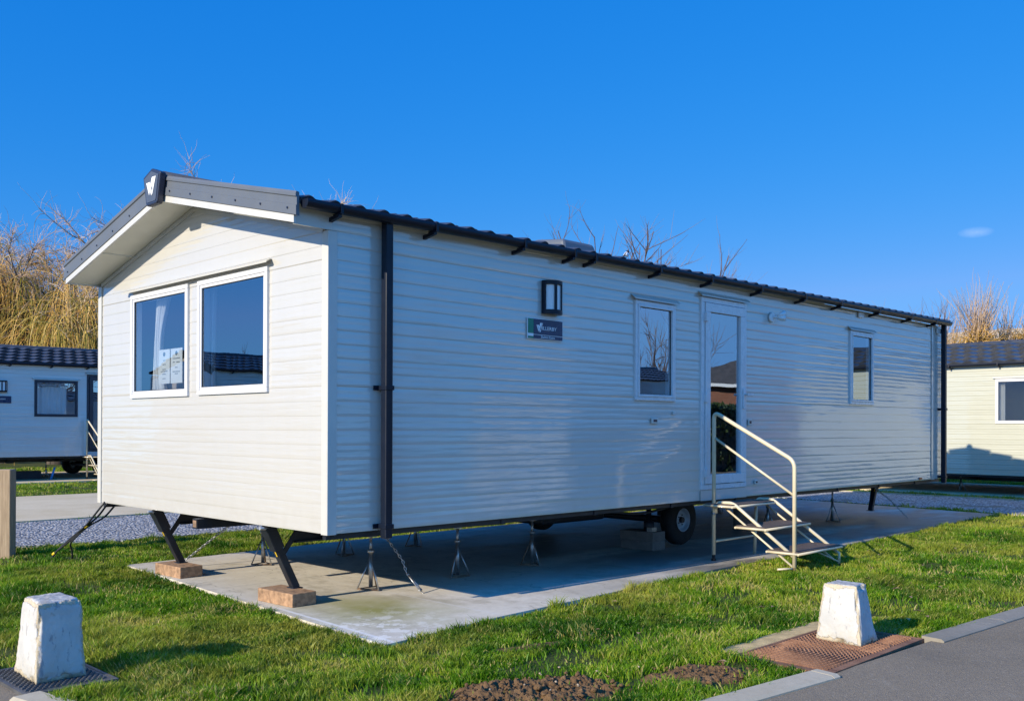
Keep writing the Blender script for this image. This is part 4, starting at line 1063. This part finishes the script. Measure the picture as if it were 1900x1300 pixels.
# snap: keep a quad if its centre lies on the lawn
cxm = (GX[:-1, :-1]+GX[1:, 1:])/2; cym = (GY[:-1, :-1]+GY[1:, 1:])/2; keep = inside(lawn_poly, cxm, cym)
F = np.stack([idx[:-1, :-1], idx[1:, :-1], idx[1:, 1:], idx[:-1, 1:]], -1)[keep]
o = np_mesh('lawn', np.stack([GX, GY, GZ], -1).reshape(-1, 3), F, M['turf'], smooth=True); tag(o, kind='structure')
slab_poly = [(-.13, -.80), (1.0, -.66), (2.05, -.60), (4.0, -.46), (7.1, -.44), (12.05, -.24), (12.6, 3.85), (2.7, 3.76), (.16, 3.58)]
def raised(name, poly, z0, z1, mat, holes=None):
    m = MB(); n = len(poly); m.add([(x, y, z0) for x, y in poly]+[(x, y, z1) for x, y in poly], [tuple(range(n, 2*n))]+[(i, (i+1) % n, n+(i+1) % n, n+i) for i in range(n)])
    o = m.build(name, mat); bm = bmesh.new(); bm.from_mesh(o.data); bmesh.ops.recalc_face_normals(bm, faces=bm.faces); bm.to_mesh(o.data); bm.free(); return tag(o, kind='structure')
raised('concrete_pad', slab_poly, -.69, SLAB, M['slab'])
pad2 = [(.45, 8.62), (30, 8.62), (30, 13.5), (2.15, 13.5)]; raised('empty_pad', pad2, -.69, -.585, M['pad'])
pad3 = [(-3, 17.9), (16, 17.9), (16, 23), (-3, 23)]; raised('neighbour_pad', pad3, -.69, -.588, M['pad'])
grav = [(-.45, 5.95), (1.0, 5.62), (13.0, 5.62), (13.0, 8.60), (-.2, 8.60)]; raised('gravel', grav, -.69, -.600, M['gravel'])
grav2 = [(12.35, -.9), (15.45, -1.4), (15.45, 12), (13.2, 12), (12.9, 3.9)]; raised('gravel', grav2, -.69, -.603, M['gravel'])
pad4 = [(16.35, -6.5), (20.4, -6.5), (20.4, 5.6), (16.35, 5.6)]; raised('neighbour_pad', pad4, -.69, -.590, M['pad'])
raised('kerb_edging', [(15.455, -1.4), (15.50, -1.4), (15.50, 12), (15.455, 12)], -.69, -.585, M['kerb_light'])
for kp, mt in zip(kerb_path, ('kerb', 'kerb_light', 'kerb')):
    # individual kerb stones with open joints
    pts = [Vector((x, y, 0)) for x, y in kp]; tot = sum((b_-a).length for a, b_ in zip(pts[:-1], pts[1:])); ln = .915 if tot > 3 else tot
    def at(s_):
        for a, b_ in zip(pts[:-1], pts[1:]):
            d = (b_-a).length
            if s_ <= d or b_ is pts[-1]: return a+(b_-a)*min(1, s_/d), (b_-a).normalized()
            s_ -= d
    m = MB(); s_ = 0 if mt != 'kerb_light' else 0
    while s_ < min(tot-.02, 26):
        e = min(s_+ln-.006, tot)
        p0, d0 = at(s_); p1, d1 = at(e); n0 = Vector((-d0.y, d0.x, 0)); n1 = Vector((-d1.y, d1.x, 0)); w = .072
        prof = [(-w, -.66), (-w, -.598), (-w+.018, -.586), (w, -.584), (w, -.66)]
        A = [tuple(p0+n0*u+Vector((0, 0, z))) for u, z in prof]; B = [tuple(p1+n1*u+Vector((0, 0, z))) for u, z in prof]
        m.add(A+B, [(i, i+1, 5+i+1, 5+i) for i in range(4)]+[(0, 1, 2, 3, 4), (9, 8, 7, 6, 5)]); s_ = e+.006
    o = m.build('kerb', M[mt]); bm = bmesh.new(); bm.from_mesh(o.data); bmesh.ops.recalc_face_normals(bm, faces=bm.faces); bm.to_mesh(o.data); bm.free(); tag(o, kind='structure')

# ------------------------------------------------------------------ dug soil
SOILS = [(-.18, -2.13, .50, .31, .055, 3), (.72, -2.48, .38, .22, .030, 9), (-.62, -2.08, .26, .14, .014, 14), (.60, -1.38, .34, .085, .004, 21), (1.55, -1.9, .12, .07, .003, 27)]
def soil(cx, cy, rx, ry, h, seed, name='soil'):
    V = []; F = []; n = 190; m_ = int(n*ry/rx)+20
    for i in range(n+1):
        for j in range(m_+1):
            u = i/n*2-1; v = j/m_*2-1; x = cx+u*rx; y = cy+v*ry-u*rx*.28; r_ = math.sqrt(u*u+v*v)+.35*mnoise.noise(Vector((u*2, v*2, seed)))
            e = max(0, 1-r_**2); P = Vector((x*7, y*7, seed))
            c = .30+.6*mnoise.noise(P*.8)+.55*(.5-abs(mnoise.noise(P*2.3)))+.38*mnoise.noise(P*4.4)+.26*mnoise.noise(P*9)+.15*mnoise.noise(P*19)
            V.append((x, y, G-.035+e**.6*(.022+h*max(0, c)*1.25) if e > 0 else G-.06))
    for i in range(n):
        for j in range(m_): a = i*(m_+1)+j; F.append((a, a+m_+1, a+m_+2, a+1))
    o = np_mesh(name, np.array(V), np.array(F), M['soil'], smooth=False); tag(o, 'patch of dug brown soil in the grass', 'soil', 'patches of bare soil', 'stuff'); return o
LBL = ['mound of freshly dug brown clods by the bottom edge', 'dug brown soil beside the kerb left of the rusty cover', 'low spill of stony soil left of the big mound', 'flat bare earth patch in the grass below the pad corner', 'small bare earth spot left of the rusty cover']
for s_, lb in zip(SOILS, LBL): soil(*s_)['label'] = lb
def blobs(name, pts, sizes, mat, label, cat):
    V = []; F = []
    base = bmesh.new(); bmesh.ops.create_icosphere(base, subdivisions=1, radius=1); bv = [v.co.copy() for v in base.verts]; bf = [tuple(v.index for v in f.verts) for f in base.faces]; base.free()
    for (x, y, z), s_ in zip(pts, sizes):
        b0 = len(V); sx, sy, sz = s_*random.uniform(.7, 1.3), s_*random.uniform(.7, 1.3), s_*random.uniform(.5, .9)
        for v in bv:
            k = 1+.8*mnoise.noise(v*1.7+Vector((x*90, y*90, 0))); V.append((x+v.x*sx*k, y+v.y*sy*k, z+v.z*sz*k))
        F += [tuple(i+b0 for i in f) for f in bf]
    o = np_mesh(name, np.array(V), np.array(F), mat); return tag(o, label, cat, kind='stuff')
pts = []; sz = []
for (cx, cy, rx, ry, h, sd) in SOILS[:3]:
    for _ in range(80):
        a, r_ = random.uniform(0, 6.28), random.random()**.6; x = cx+rx*r_*math.cos(a); y = cy+ry*r_*math.sin(a)-rx*r_*math.cos(a)*.28
        pts.append((x, y, G+random.uniform(-.005, h*.9*(1-r_)+.01))); sz.append(random.choice((.006, .008, .010, .013, .017, .024))*(1 if h > .04 else .6))
blobs('soil_clods', pts, sz, M['soil'], 'loose brown clods lying over the dug soil', 'soil')
pts = [(random.gauss(-.66, .12), random.gauss(-2.06, .05), G-.004) for _ in range(80)]+[(random.gauss(-.05, .25), random.gauss(-2.15, .1), G+random.uniform(.02, .06)) for _ in range(12)]
blobs('pebbles', pts, [random.uniform(.004, .010) for _ in pts], M['pebble'], 'pale pebbles scattered over the dug soil', 'pebbles')
# leaves on the grass
V = []; F = []
for _ in range(80):
    x = random.uniform(.6, 9); y = random.uniform(-2.9, -.9); a = random.uniform(0, 6.28); s_ = random.uniform(.015, .035); z = G+.03+random.uniform(0, .02); b0 = len(V)
    for (u, v, w) in ((-1, 0, 0), (0, -.5, .25), (1, 0, .1), (0, .5, .35)): V.append((x+s_*(u*math.cos(a)-v*math.sin(a)), y+s_*(u*math.sin(a)+v*math.cos(a)), z+w*s_))
    F.append((b0, b0+1, b0+2, b0+3))
tag(np_mesh('fallen_leaves', np.array(V), np.array(F), M['leaf']), 'dry brown leaves scattered on the lawn', 'leaves', kind='stuff')

# ------------------------------------------------------------------ grass
CAM = np.array([-3.7094, -5.4669]); YAW = .7857
fw = np.array([math.cos(YAW), math.sin(YAW)]); rt = np.array([math.sin(YAW), -math.cos(YAW)])
def grass_points():
    XS = []; YS = []
    # sample in depth bands within a widened view wedge
    for d0, d1, dens in ((3.6, 5.5, 17000), (5.5, 7, 12500), (7, 9, 8500), (9, 12, 4800), (12, 16, 2500), (16, 30, 700)):
        hw = .66; area = (d1*d1-d0*d0)*hw; n = int(area*dens)
        d = np.sqrt(rng.uniform(d0*d0, d1*d1, n)); s = rng.uniform(-hw, hw, n)*d
        XS.append(CAM[0]+fw[0]*d+rt[0]*s); YS.append(CAM[1]+fw[1]*d+rt[1]*s)
    return np.concatenate(XS), np.concatenate(YS)
X, Y = grass_points()
ok = inside(lawn_edge+[(60, 60)], X, Y)
wob = .05*(vnoise(X, Y, 5, 31)-.5)+.05*(vnoise(X, Y, 17, 32)-.5)
def shr(poly, e):
    c = np.mean(np.array(poly), axis=0); return poly
ok &= ~inside(slab_poly, X+wob*.8, Y+wob*.8)
for pl in (pad2, pad3, pad4): ok &= ~inside(pl, X+wob, Y+wob)
for pl in (grav, grav2): ok &= ~inside(pl, X+wob*3, Y+wob*3)
ok &= ~((X > -2.1+wob) & (X < -1.595+wob) & (Y > -.47) & (Y < .20))
ok &= ~((X > 1.17) & (X < 2.46+wob) & (Y > -3.1) & (Y < -2.27+wob*.8))
ok &= ~((X > -.70) & (X < -.38) & (Y > 5.02) & (Y < 5.3))
q = np.ones(len(X))
for (cx, cy, rx, ry, h, sd) in SOILS:
    u = (X-cx)/rx; v = (Y-cy+(X-cx)*.28)/ry; r_ = np.sqrt(u*u+v*v)+.5*(vnoise(X, Y, 6, sd)-.5)
    q *= np.clip((r_-.74)/.55, .02 if h > .01 else .10, 1)
bare = vnoise(X, Y, 1.7, 40)*.6+vnoise(X, Y, 5.3, 41)*.4
q *= np.clip((.74-bare)/.10, .12, 1)
# scruffy strip by the kerb at right
ok &= rng.random(len(X)) < q
# no sunless growth far under the vans
ok &= ~((X > .6) & (X < 10) & (Y > .0) & (Y < 3.5))
X = X[ok]; Y = Y[ok]; n = len(X)
dep = (X-CAM[0])*fw[0]+(Y-CAM[1])*fw[1]
tuft = vnoise(X, Y, 3.1, 50)*.5+vnoise(X, Y, 11, 51)*.5
ht = (.015+.047*tuft**2*1.8)*rng.uniform(.6, 1.35, n)
# longer fringe along the pad edge
wd = (.0015+.00026*dep)*rng.uniform(.7, 1.3, n)
az = rng.uniform(0, 2*np.pi, n); lean = rng.uniform(.15, 1.0, n)*ht
fx, fy = np.cos(az), np.sin(az)
swx = .35*(vnoise(X, Y, 1.9, 60)-.5); swy = .35*(vnoise(X, Y, 1.9, 61)-.5)
ox, oy = fx*lean+swx*ht, fy*lean+swy*ht
fa = rng.uniform(0, 2*np.pi, n); sx, sy = np.cos(fa), np.sin(fa)
Z0 = G-.022+.014*(vnoise(X, Y, 2.3, 5)-.5)+.010*(vnoise(X, Y, 6.1, 6)-.5)
V = np.zeros((n, 5, 3), np.float32)
V[:, 0] = np.stack([X-sx*wd, Y-sy*wd, Z0], -1); V[:, 1] = np.stack([X+sx*wd, Y+sy*wd, Z0], -1)
V[:, 2] = np.stack([X+ox*.38+sx*wd*.8, Y+oy*.38+sy*wd*.8, Z0+ht*.62], -1); V[:, 3] = np.stack([X+ox*.38-sx*wd*.8, Y+oy*.38-sy*wd*.8, Z0+ht*.62], -1)
V[:, 4] = np.stack([X+ox, Y+oy, Z0+ht], -1)
b0 = (np.arange(n)*5)[:, None]
tint = np.clip(rng.normal(.37, .17, n)+.7*(vnoise(X, Y, .9, 70)-.5)+.75*(vnoise(X, Y, 3.3, 71)-.5)+.35*(vnoise(X, Y, 13, 72)-.5), 0, .95)
straw = rng.random(n) < .05+.25*np.clip((vnoise(X, Y, 2.1, 73)-.6)/.3, 0, 1); tint[straw] = rng.uniform(.9, 1, straw.sum())
o = np_mesh('grass', V.reshape(-1, 3), [b0+np.array([[0, 1, 2, 3]]), b0+np.array([[3, 2, 4]])], M['grass'], attr=np.repeat(tint, 5)); tag(o, 'short green lawn grass around the caravan pads', 'grass', kind='stuff')

# ------------------------------------------------------------------ trees
def walk(p, d, length, k, bendz, jit, rg):
    pts = [np.array(p, float)]; d = np.array(d, float); d /= np.linalg.norm(d)
    for i in range(k-1):
        d = d+np.array([0, 0, bendz])+rg.normal(0, jit, 3); d /= np.linalg.norm(d); pts.append(pts[-1]+d*length/(k-1))
    return np.array(pts)
def at_frac(P, t):
    s = t*(len(P)-1); i = min(int(s), len(P)-2); return P[i]+(P[i+1]-P[i])*(s-i), (P[i+1]-P[i])/np.linalg.norm(P[i+1]-P[i])
def tw_mesh(name, lst, rad, mat, parent, rg, sides=3, clump=None):
    P = np.array(lst); N, K, _ = P.shape; R_ = rad if isinstance(rad, np.ndarray) else np.tile(np.linspace(rad, rad*.35, K), (N, 1))
    v, f = strands(P, R_, sides); t = rg.beta(2.2, 2.0, N)
    q = P[:, 0]; t = np.clip(t*.6+.4*(.5+.5*np.sin(q[:, 0]*1.9+1.3*np.sin(q[:, 1]*1.7)+q[:, 2]*1.1)), 0, 1)
    return np_mesh(name, v, f, mat, parent, attr=np.repeat(t, K*sides))
def tree(label, loc, H, spread, nl, ns, nt, seed, mats, weep=0.0, trunk_h=2.0, tr=.28, twig_len=(.5, 1.4), name='tree', group=None, twr=.008, fineup=0, jit=.13, limb_r=.42):
    rg = np.random.default_rng(seed); r = thing(name, label, 'tree', (loc[0], loc[1], G-.05), 0, group)
    T = walk((0, 0, 0), (rg.normal(0, .06), rg.normal(0, .06), 1), trunk_h, 5, 0, .03, rg)
    v, f = strands(T[None], np.linspace(tr, tr*.72, 5)[None], 10); np_mesh('trunk', v, f, mats[0], r, smooth=True)
    Ls = []; Rs = []; subs = []; subr = []; tw = []; fine = []
    for i in range(nl):
        a = 2*math.pi*(i+rg.uniform(-.3, .3))/nl; el = rg.uniform(.75, 1.3) if i % 3 else rg.uniform(1.2, 1.5)
        if spread < .8: el = rg.uniform(.9, 1.5)
        d = (math.cos(a)*math.cos(el), math.sin(a)*math.cos(el), math.sin(el)); ln = (H-trunk_h)*rg.uniform(.8, .97)*(1 if el > 1 else .8+.3*spread)
        P = walk(T[-1]*rg.uniform(.8, 1), d, ln, 9, -.03*weep if weep else .02, jit, rg); Ls.append(P); Rs.append(np.linspace(tr*limb_r, .014, 9))
        for j in range(ns):
            t = rg.uniform(.25, 1); p, dd = at_frac(P, t); q = dd+rg.normal(0, .55, 3); q[2] = abs(q[2])*.9+.1 if weep == 0 else q[2]*.6+.25
            S = walk(p, q, rg.uniform(.22, .45)*ln*(1.15-t*.5), 7, -.05*weep+.03*(weep == 0), jit*1.1, rg); subs.append(S); subr.append(np.linspace(.018, .005, 7)*(H/8))
            top = min(1, max(0, (S[0][2]/H-.62)/.25))
            for k in range(int(nt*(1-.75*top)) if weep else nt):
                t2 = rg.uniform(.1, 1); p2, d2 = at_frac(S, t2)
                if weep:
                    q = d2*.6+rg.normal(0, .5, 3)+np.array([0, 0, .05]); l = rg.uniform(*twig_len)*(1-.45*top)
                    tw.append(walk(p2, q, l*1.15, 7, -.62*rg.uniform(.6, 1.3), .09, rg))
                else:
                    q = d2+rg.normal(0, .45, 3)+np.array([0, 0, .3]); tw.append(walk(p2, q, rg.uniform(*twig_len), 5, .05, .10, rg))
            for k in range(int(fineup*(.35+2.0*top) if weep else fineup)):
                p2, d2 = at_frac(S, rg.uniform(.2, 1)); q = d2+rg.normal(0, .75, 3)+np.array([0, 0, .25]); fine.append(walk(p2, q, rg.uniform(.35, 1.15), 6, -.02, .26, rg))
    v, f = strands(np.array(Ls), np.array(Rs), 7); np_mesh('limbs', v, f, mats[1], r, smooth=True)
    v, f = strands(np.array(subs), np.array(subr), 4); np_mesh('branches', v, f, mats[1], r, smooth=True)
    if tw: tw_mesh('twigs', tw, twr, mats[2], r, rg)
    if fine: tw_mesh('fine_twigs', fine, twr*.8, mats[3], r, rg)
    zm = max(float(np.array(q)[:, :, 2].max()) for q in (Ls, subs, tw, fine) if len(q)); r.scale = (1, 1, H/zm)
    return r
def at_px(px, depth):
    s = (px-950)/1785*depth; return (CAM[0]+fw[0]*depth+rt[0]*s, CAM[1]+fw[1]*depth+rt[1]*s)
wm = (M['bark'], M['bark'], M['willow'], M['pinktwig'])
wg = (M['barkdark'], M['barkdark'], M['willow_green'], M['pinktwig'])
tree('large golden weeping willow at the far left behind the white caravan', at_px(2, 34), 8.5, 1.0, 12, 14, 27, 3, wm, weep=1, trunk_h=1.9, tr=.42, twig_len=(.8, 2.4), name='weeping_willow', group='willows beyond the caravans', twr=.011, fineup=17)
tree('olive green tinged willow between the golden one and the gable', at_px(108, 33.5), 8.3, 1.0, 12, 14, 20, 14, wg, weep=1, trunk_h=1.9, tr=.38, twig_len=(.7, 2.0), name='weeping_willow', group='willows beyond the caravans', twr=.011, fineup=20)
tree('golden willow crown reaching the left gable board', at_px(185, 37), 9.4, 1.0, 11, 13, 26, 27, wm, weep=1, trunk_h=1.9, tr=.38, twig_len=(.8, 2.4), name='weeping_willow', group='willows beyond the caravans', twr=.011, fineup=20)
tree('tall willow whose pink twig tips just clear the gable roof', at_px(455, 34), 10.45, .6, 16, 14, 4, 36, wm, weep=1, trunk_h=2.6, tr=.42, twig_len=(.6, 1.6), name='weeping_willow', group='willows beyond the caravans', twr=.010, fineup=22)
gm = (M['barkdark'], M['greytwig'], M['greytwig'], M['greytwig'])
tree('slender bare tree with grey twigs rising behind the roof vent', at_px(1150, 31), 8.7, .7, 10, 7, 5, 41, gm, trunk_h=2.4, tr=.14, twig_len=(.3, .9), name='bare_tree', group='bare trees behind the roof', twr=.0065, jit=.07, limb_r=.15)
tree('low bare tree with grey twigs over the middle of the roof line', at_px(1265, 31), 7.9, .7, 11, 7, 6, 52, gm, trunk_h=2.2, tr=.13, twig_len=(.3, .8), name='bare_tree', group='bare trees behind the roof', twr=.0065, jit=.07, limb_r=.15)
tree('faint thin bare tree behind the right end of the roof', at_px(1722, 36), 6.4, .6, 8, 8, 8, 57, gm, trunk_h=2.2, tr=.12, twig_len=(.3, .9), name='bare_tree', group='bare trees behind the roof', twr=.006, jit=.07, limb_r=.15)
def pollard(px, dep, head_z, up_len, n_up, n_cl, seed, label, clr=.5):
    rg = np.random.default_rng(seed); x, y = at_px(px, dep); r = thing('pollard_willow', label, 'tree', (x, y, G-.05), 0, 'pollarded willows')
    H = head_z-G; T = walk((0, 0, 0), (.05, 0, 1), H, 5, 0, .03, rg); v, f = strands(T[None], np.array([[.26, .24, .22, .24, .34]]), 10); np_mesh('trunk', v, f, M['barkdark'], r, smooth=True)
    U = []; 
    for i in range(n_up):
        a = rg.uniform(0, 6.28); q = rg.uniform(0, 1)**.8*.60; d = (math.cos(a)*q, math.sin(a)*q, 1); p = T[-1]+rg.normal(0, .16, 3); U.append(walk(p, d, up_len*rg.uniform(.45, 1), 8, .015, .07, rg))
    P = np.array(U); tw_mesh('shoots', U, .010, M['pinktwig'], r, rg)
    Cc = []
    for i in range(n_cl):
        p = T[-1]+rg.normal(0, clr*.35, 3)*np.array([1.2, 1.2, .8]); Cc.append(walk(p, rg.normal(0, 1, 3)+np.array([0, 0, .5]), rg.uniform(.3, .9), 6, -.08, .3, rg))
    tw_mesh('tangled_twigs', Cc, .011, M['willow'], r, rg)
pollard(1788, 32, 3.65, 2.2, 190, 330, 61, 'pollard willow with a tall fan of pale shoots right of the gutter end')
pollard(1750, 33, 3.4, 1.6, 35, 150, 66, 'small pollard willow crowding the dark gutter end')
pollard(1862, 33, 3.65, 1.8, 50, 120, 72, 'dark-headed pollard willow second from the right edge')
pollard(1900, 33, 3.85, 1.2, 35, 200, 83, 'golden pollard head cut by the right edge')
# trees across the road for the glass to reflect
tr1 = tree('bare tree across the road nearest the corner', (9.5, -21), 8.0, 1, 9, 9, 9, 91, gm, trunk_h=2.2, tr=.22, twig_len=(.4, 1.2), name='bare_tree', group='bare trees across the road', twr=.012)
dup(tr1, (19.5, -24, G-.05), 1.2, 'bare tree across the road behind the cream caravan'); dup(tr1, (28, -26, G-.05), 2.4, 'bare tree across the road beside the brick bungalow')
dup(tr1, (36, -24, G-.05), 3.4, 'bare tree across the road beyond the brick bungalow')
dup(tr1, (-35, 62, G-.05), 4.1, 'bare tree far beyond the front windows'); dup(tr1, (-42, 64, G-.05), 5.1, 'second bare tree far beyond the front windows, farther left')

# bird on the twigs behind the roof
bx, by = at_px(1161, 30.5); bz = .731+(785-463)/1785*30.5
bi = thing('magpie', 'black and white bird perched on bare twigs above the roof line', 'bird', (bx, by, bz-.13), R(20))
m = MB(); m.smooth = True
for (c, r3) in (((0, 0, .13), (.085, .065, .085)),):
    pass
me = bmesh.new(); bmesh.ops.create_uvsphere(me, u_segments=16, v_segments=12, radius=1)
for v in me.verts:
    p = v.co.copy(); t = p.x; v.co = Vector((p.x*.15, p.y*.062*(1-.25*t), p.z*.075*(1-.35*max(0, -t))+.10+.05*t))
d = bpy.data.meshes.new('body'); me.to_mesh(d); me.free(); d.materials.append(M['white']); [setattr(f_, 'use_smooth', True) for f_ in d.polygons]
ob = bpy.data.objects.new('body', d); COL.objects.link(ob); ob.parent = bi
m = MB(); m.smooth = True; m.tube([(.08, 0, .15), (.12, 0, .185), (.16, 0, .205), (.185, 0, .205), (.20, 0, .20), (.24, 0, .192)], [.03, .052, .052, .035, .012, .003], 12); m.build('head', M['lead'], bi)
m = MB(); m.smooth = True; m.tube([(-.04, 0, .10), (-.14, 0, .05), (-.38, 0, -.06)], [.05, .028, .016], 8); m.build('tail', M['lead'], bi)
m = MB(); m.tube([(.02, .02, .05), (.02, .02, -.01)], .005, 5); m.tube([(.02, -.02, .05), (.02, -.02, -.01)], .005, 5); m.build('legs', M['lead'], bi)
tw_ = MB(); tw_.tube([(-.9, -.5, -.35), (0, 0, -.012), (.9, .3, .5)], [.012, .009, .004], 6); o = tw_.build('perch_twig', M['greytwig'], None, loc=(bx, by, bz-.13)); tag(o, 'bare twig the bird sits on, above the roof line', 'twig')

# ------------------------------------------------------------------ light
SUN_AZ, SUN_EL = R(1.8), R(22.3)     # travels along +X, turned slightly to -Y
tv = Vector((math.cos(SUN_EL)*math.cos(SUN_AZ), -math.cos(SUN_EL)*math.sin(SUN_AZ), -math.sin(SUN_EL)))
sl = bpy.data.lights.new('sun', 'SUN'); sl.energy = 4.35; sl.angle = R(.5); sl.color = (1, .88, .69)
so_ = bpy.data.objects.new('sun', sl); COL.objects.link(so_); so_.rotation_euler = tv.to_track_quat('-Z', 'Y').to_euler()
w = bpy.data.worlds.new('World'); scene.world = w; w.use_nodes = True; nt = w.node_tree; nt.nodes.clear()
sky = nt.nodes.new('ShaderNodeTexSky'); sky.sky_type = 'NISHITA'; sky.sun_disc = False; sky.sun_elevation = SUN_EL
sky.sun_rotation = R(270)+SUN_AZ; sky.altitude = 0; sky.air_density = 1.0; sky.dust_density = .0; sky.ozone_density = 3.0
hs = nt.nodes.new('ShaderNodeHueSaturation'); hs.inputs['Saturation'].default_value = 1.25; hs.inputs['Value'].default_value = 1.0
nt.links.new(sky.outputs[0], hs.inputs['Color'])
# a small wisp of cloud low on the right
tc = nt.nodes.new('ShaderNodeTexCoord'); sub = nt.nodes.new('ShaderNodeVectorMath'); sub.operation = 'SUBTRACT'
dpx = (1810-950)/1785; dpy = (785-422)/1785; dv = Vector((fw[0]+rt[0]*dpx, fw[1]+rt[1]*dpx, dpy)).normalized()
nt.links.new(tc.outputs['Generated'], sub.inputs[0]); sub.inputs[1].default_value = dv
sc_ = nt.nodes.new('ShaderNodeVectorMath'); sc_.operation = 'MULTIPLY'; sc_.inputs[1].default_value = (62, 62, 190); nt.links.new(sub.outputs[0], sc_.inputs[0])
ln_ = nt.nodes.new('ShaderNodeVectorMath'); ln_.operation = 'LENGTH'; nt.links.new(sc_.outputs[0], ln_.inputs[0])
nz = nt.nodes.new('ShaderNodeTexNoise'); nz.inputs['Scale'].default_value = 90; nz.inputs['Detail'].default_value = 5; nt.links.new(tc.outputs['Generated'], nz.inputs['Vector'])
mr = nt.nodes.new('ShaderNodeMapRange'); mr.inputs['From Min'].default_value = 0; mr.inputs['From Max'].default_value = 1; mr.inputs['To Min'].default_value = .36; mr.inputs['To Max'].default_value = 0; nt.links.new(ln_.outputs['Value'], mr.inputs['Value'])
ml = nt.nodes.new('ShaderNodeMath'); ml.operation = 'MULTIPLY'; nt.links.new(mr.outputs[0], ml.inputs[0]); nt.links.new(nz.outputs['Fac'], ml.inputs[1])
mx = nt.nodes.new('ShaderNodeMix'); mx.data_type = 'RGBA'; nt.links.new(ml.outputs[0], mx.inputs[0]); nt.links.new(hs.outputs[0], mx.inputs[6]); mx.inputs[7].default_value = (8, 8.6, 9.5, 1)
sp_ = nt.nodes.new('ShaderNodeSeparateColor'); cbn = nt.nodes.new('ShaderNodeCombineColor'); nt.links.new(hs.outputs[0], sp_.inputs[0])
for i_, (A_, p_) in enumerate(((.243, 1.52), (1.169, .531), (3.65, .279))):
    pw = nt.nodes.new('ShaderNodeMath'); pw.operation = 'POWER'; nt.links.new(sp_.outputs[i_], pw.inputs[0]); pw.inputs[1].default_value = p_
    mu = nt.nodes.new('ShaderNodeMath'); mu.operation = 'MULTIPLY'; nt.links.new(pw.outputs[0], mu.inputs[0]); mu.inputs[1].default_value = A_
    mn = nt.nodes.new('ShaderNodeMath'); mn.operation = 'MINIMUM'; nt.links.new(mu.outputs[0], mn.inputs[0]); mn.inputs[1].default_value = (1.15, 3.1, 6.9)[i_]; nt.links.new(mn.outputs[0], cbn.inputs[i_])
nt.links.new(cbn.outputs[0], mx.inputs[6])
dt_ = nt.nodes.new('ShaderNodeVectorMath'); dt_.operation = 'DOT_PRODUCT'; nt.links.new(tc.outputs['Generated'], dt_.inputs[0]); dt_.inputs[1].default_value = Vector((-.45, -.80, .40)).normalized()  # sky brightened on its unseen side, added fill for the shaded side wall
mb_ = nt.nodes.new('ShaderNodeMapRange'); mb_.interpolation_type = 'SMOOTHSTEP'; nt.links.new(dt_.outputs['Value'], mb_.inputs['Value']); mb_.inputs['From Min'].default_value = -.25; mb_.inputs['From Max'].default_value = .8
mg = nt.nodes.new('ShaderNodeMix'); mg.data_type = 'RGBA'; nt.links.new(mb_.outputs[0], mg.inputs[0]); mg.inputs[6].default_value = (1, 1, 1, 1); mg.inputs[7].default_value = (2.35, 1.75, 1.5, 1)
mm_ = nt.nodes.new('ShaderNodeMix'); mm_.data_type = 'RGBA'; mm_.blend_type = 'MULTIPLY'; mm_.inputs[0].default_value = 1; nt.links.new(cbn.outputs[0], mm_.inputs[6]); nt.links.new(mg.outputs[2], mm_.inputs[7]); nt.links.new(mm_.outputs[2], mx.inputs[6])
bgn = nt.nodes.new('ShaderNodeBackground'); bgn.inputs['Strength'].default_value = .10; nt.links.new(mx.outputs[2], bgn.inputs['Color'])
wo = nt.nodes.new('ShaderNodeOutputWorld'); nt.links.new(bgn.outputs[0], wo.inputs['Surface'])

# ------------------------------------------------------------------ camera
f_, cy_, pit, rol = 1785.0, 785.2, .0033, .0031
F3 = Vector((math.cos(YAW)*math.cos(pit), math.sin(YAW)*math.cos(pit), math.sin(pit))); R3 = Vector((math.sin(YAW), -math.cos(YAW), 0)); U3 = R3.cross(F3)
rr = R3*math.cos(rol)+U3*math.sin(rol); uu_ = -R3*math.sin(rol)+U3*math.cos(rol)
cam = bpy.data.cameras.new('camera'); co = bpy.data.objects.new('camera', cam); COL.objects.link(co)
mt = Matrix((rr, uu_, -F3)).transposed().to_4x4(); mt.translation = Vector((-3.7094, -5.4669, .7311)); co.matrix_world = mt
cam.sensor_fit = 'HORIZONTAL'; cam.sensor_width = 36; cam.lens = f_/1900*36; cam.shift_y = (cy_-650)/1900; cam.clip_start = .05; cam.clip_end = 2000
scene.camera = co
scene.render.engine = 'CYCLES'
scene.cycles.use_denoising = True; scene.cycles.max_bounces = 8; scene.cycles.transparent_max_bounces = 12
vs_ = scene.view_settings; vs_.view_transform = 'Standard'; vs_.look = 'None'; vs_.exposure = .58; vs_.gamma = 1; vs_.use_curve_mapping = False
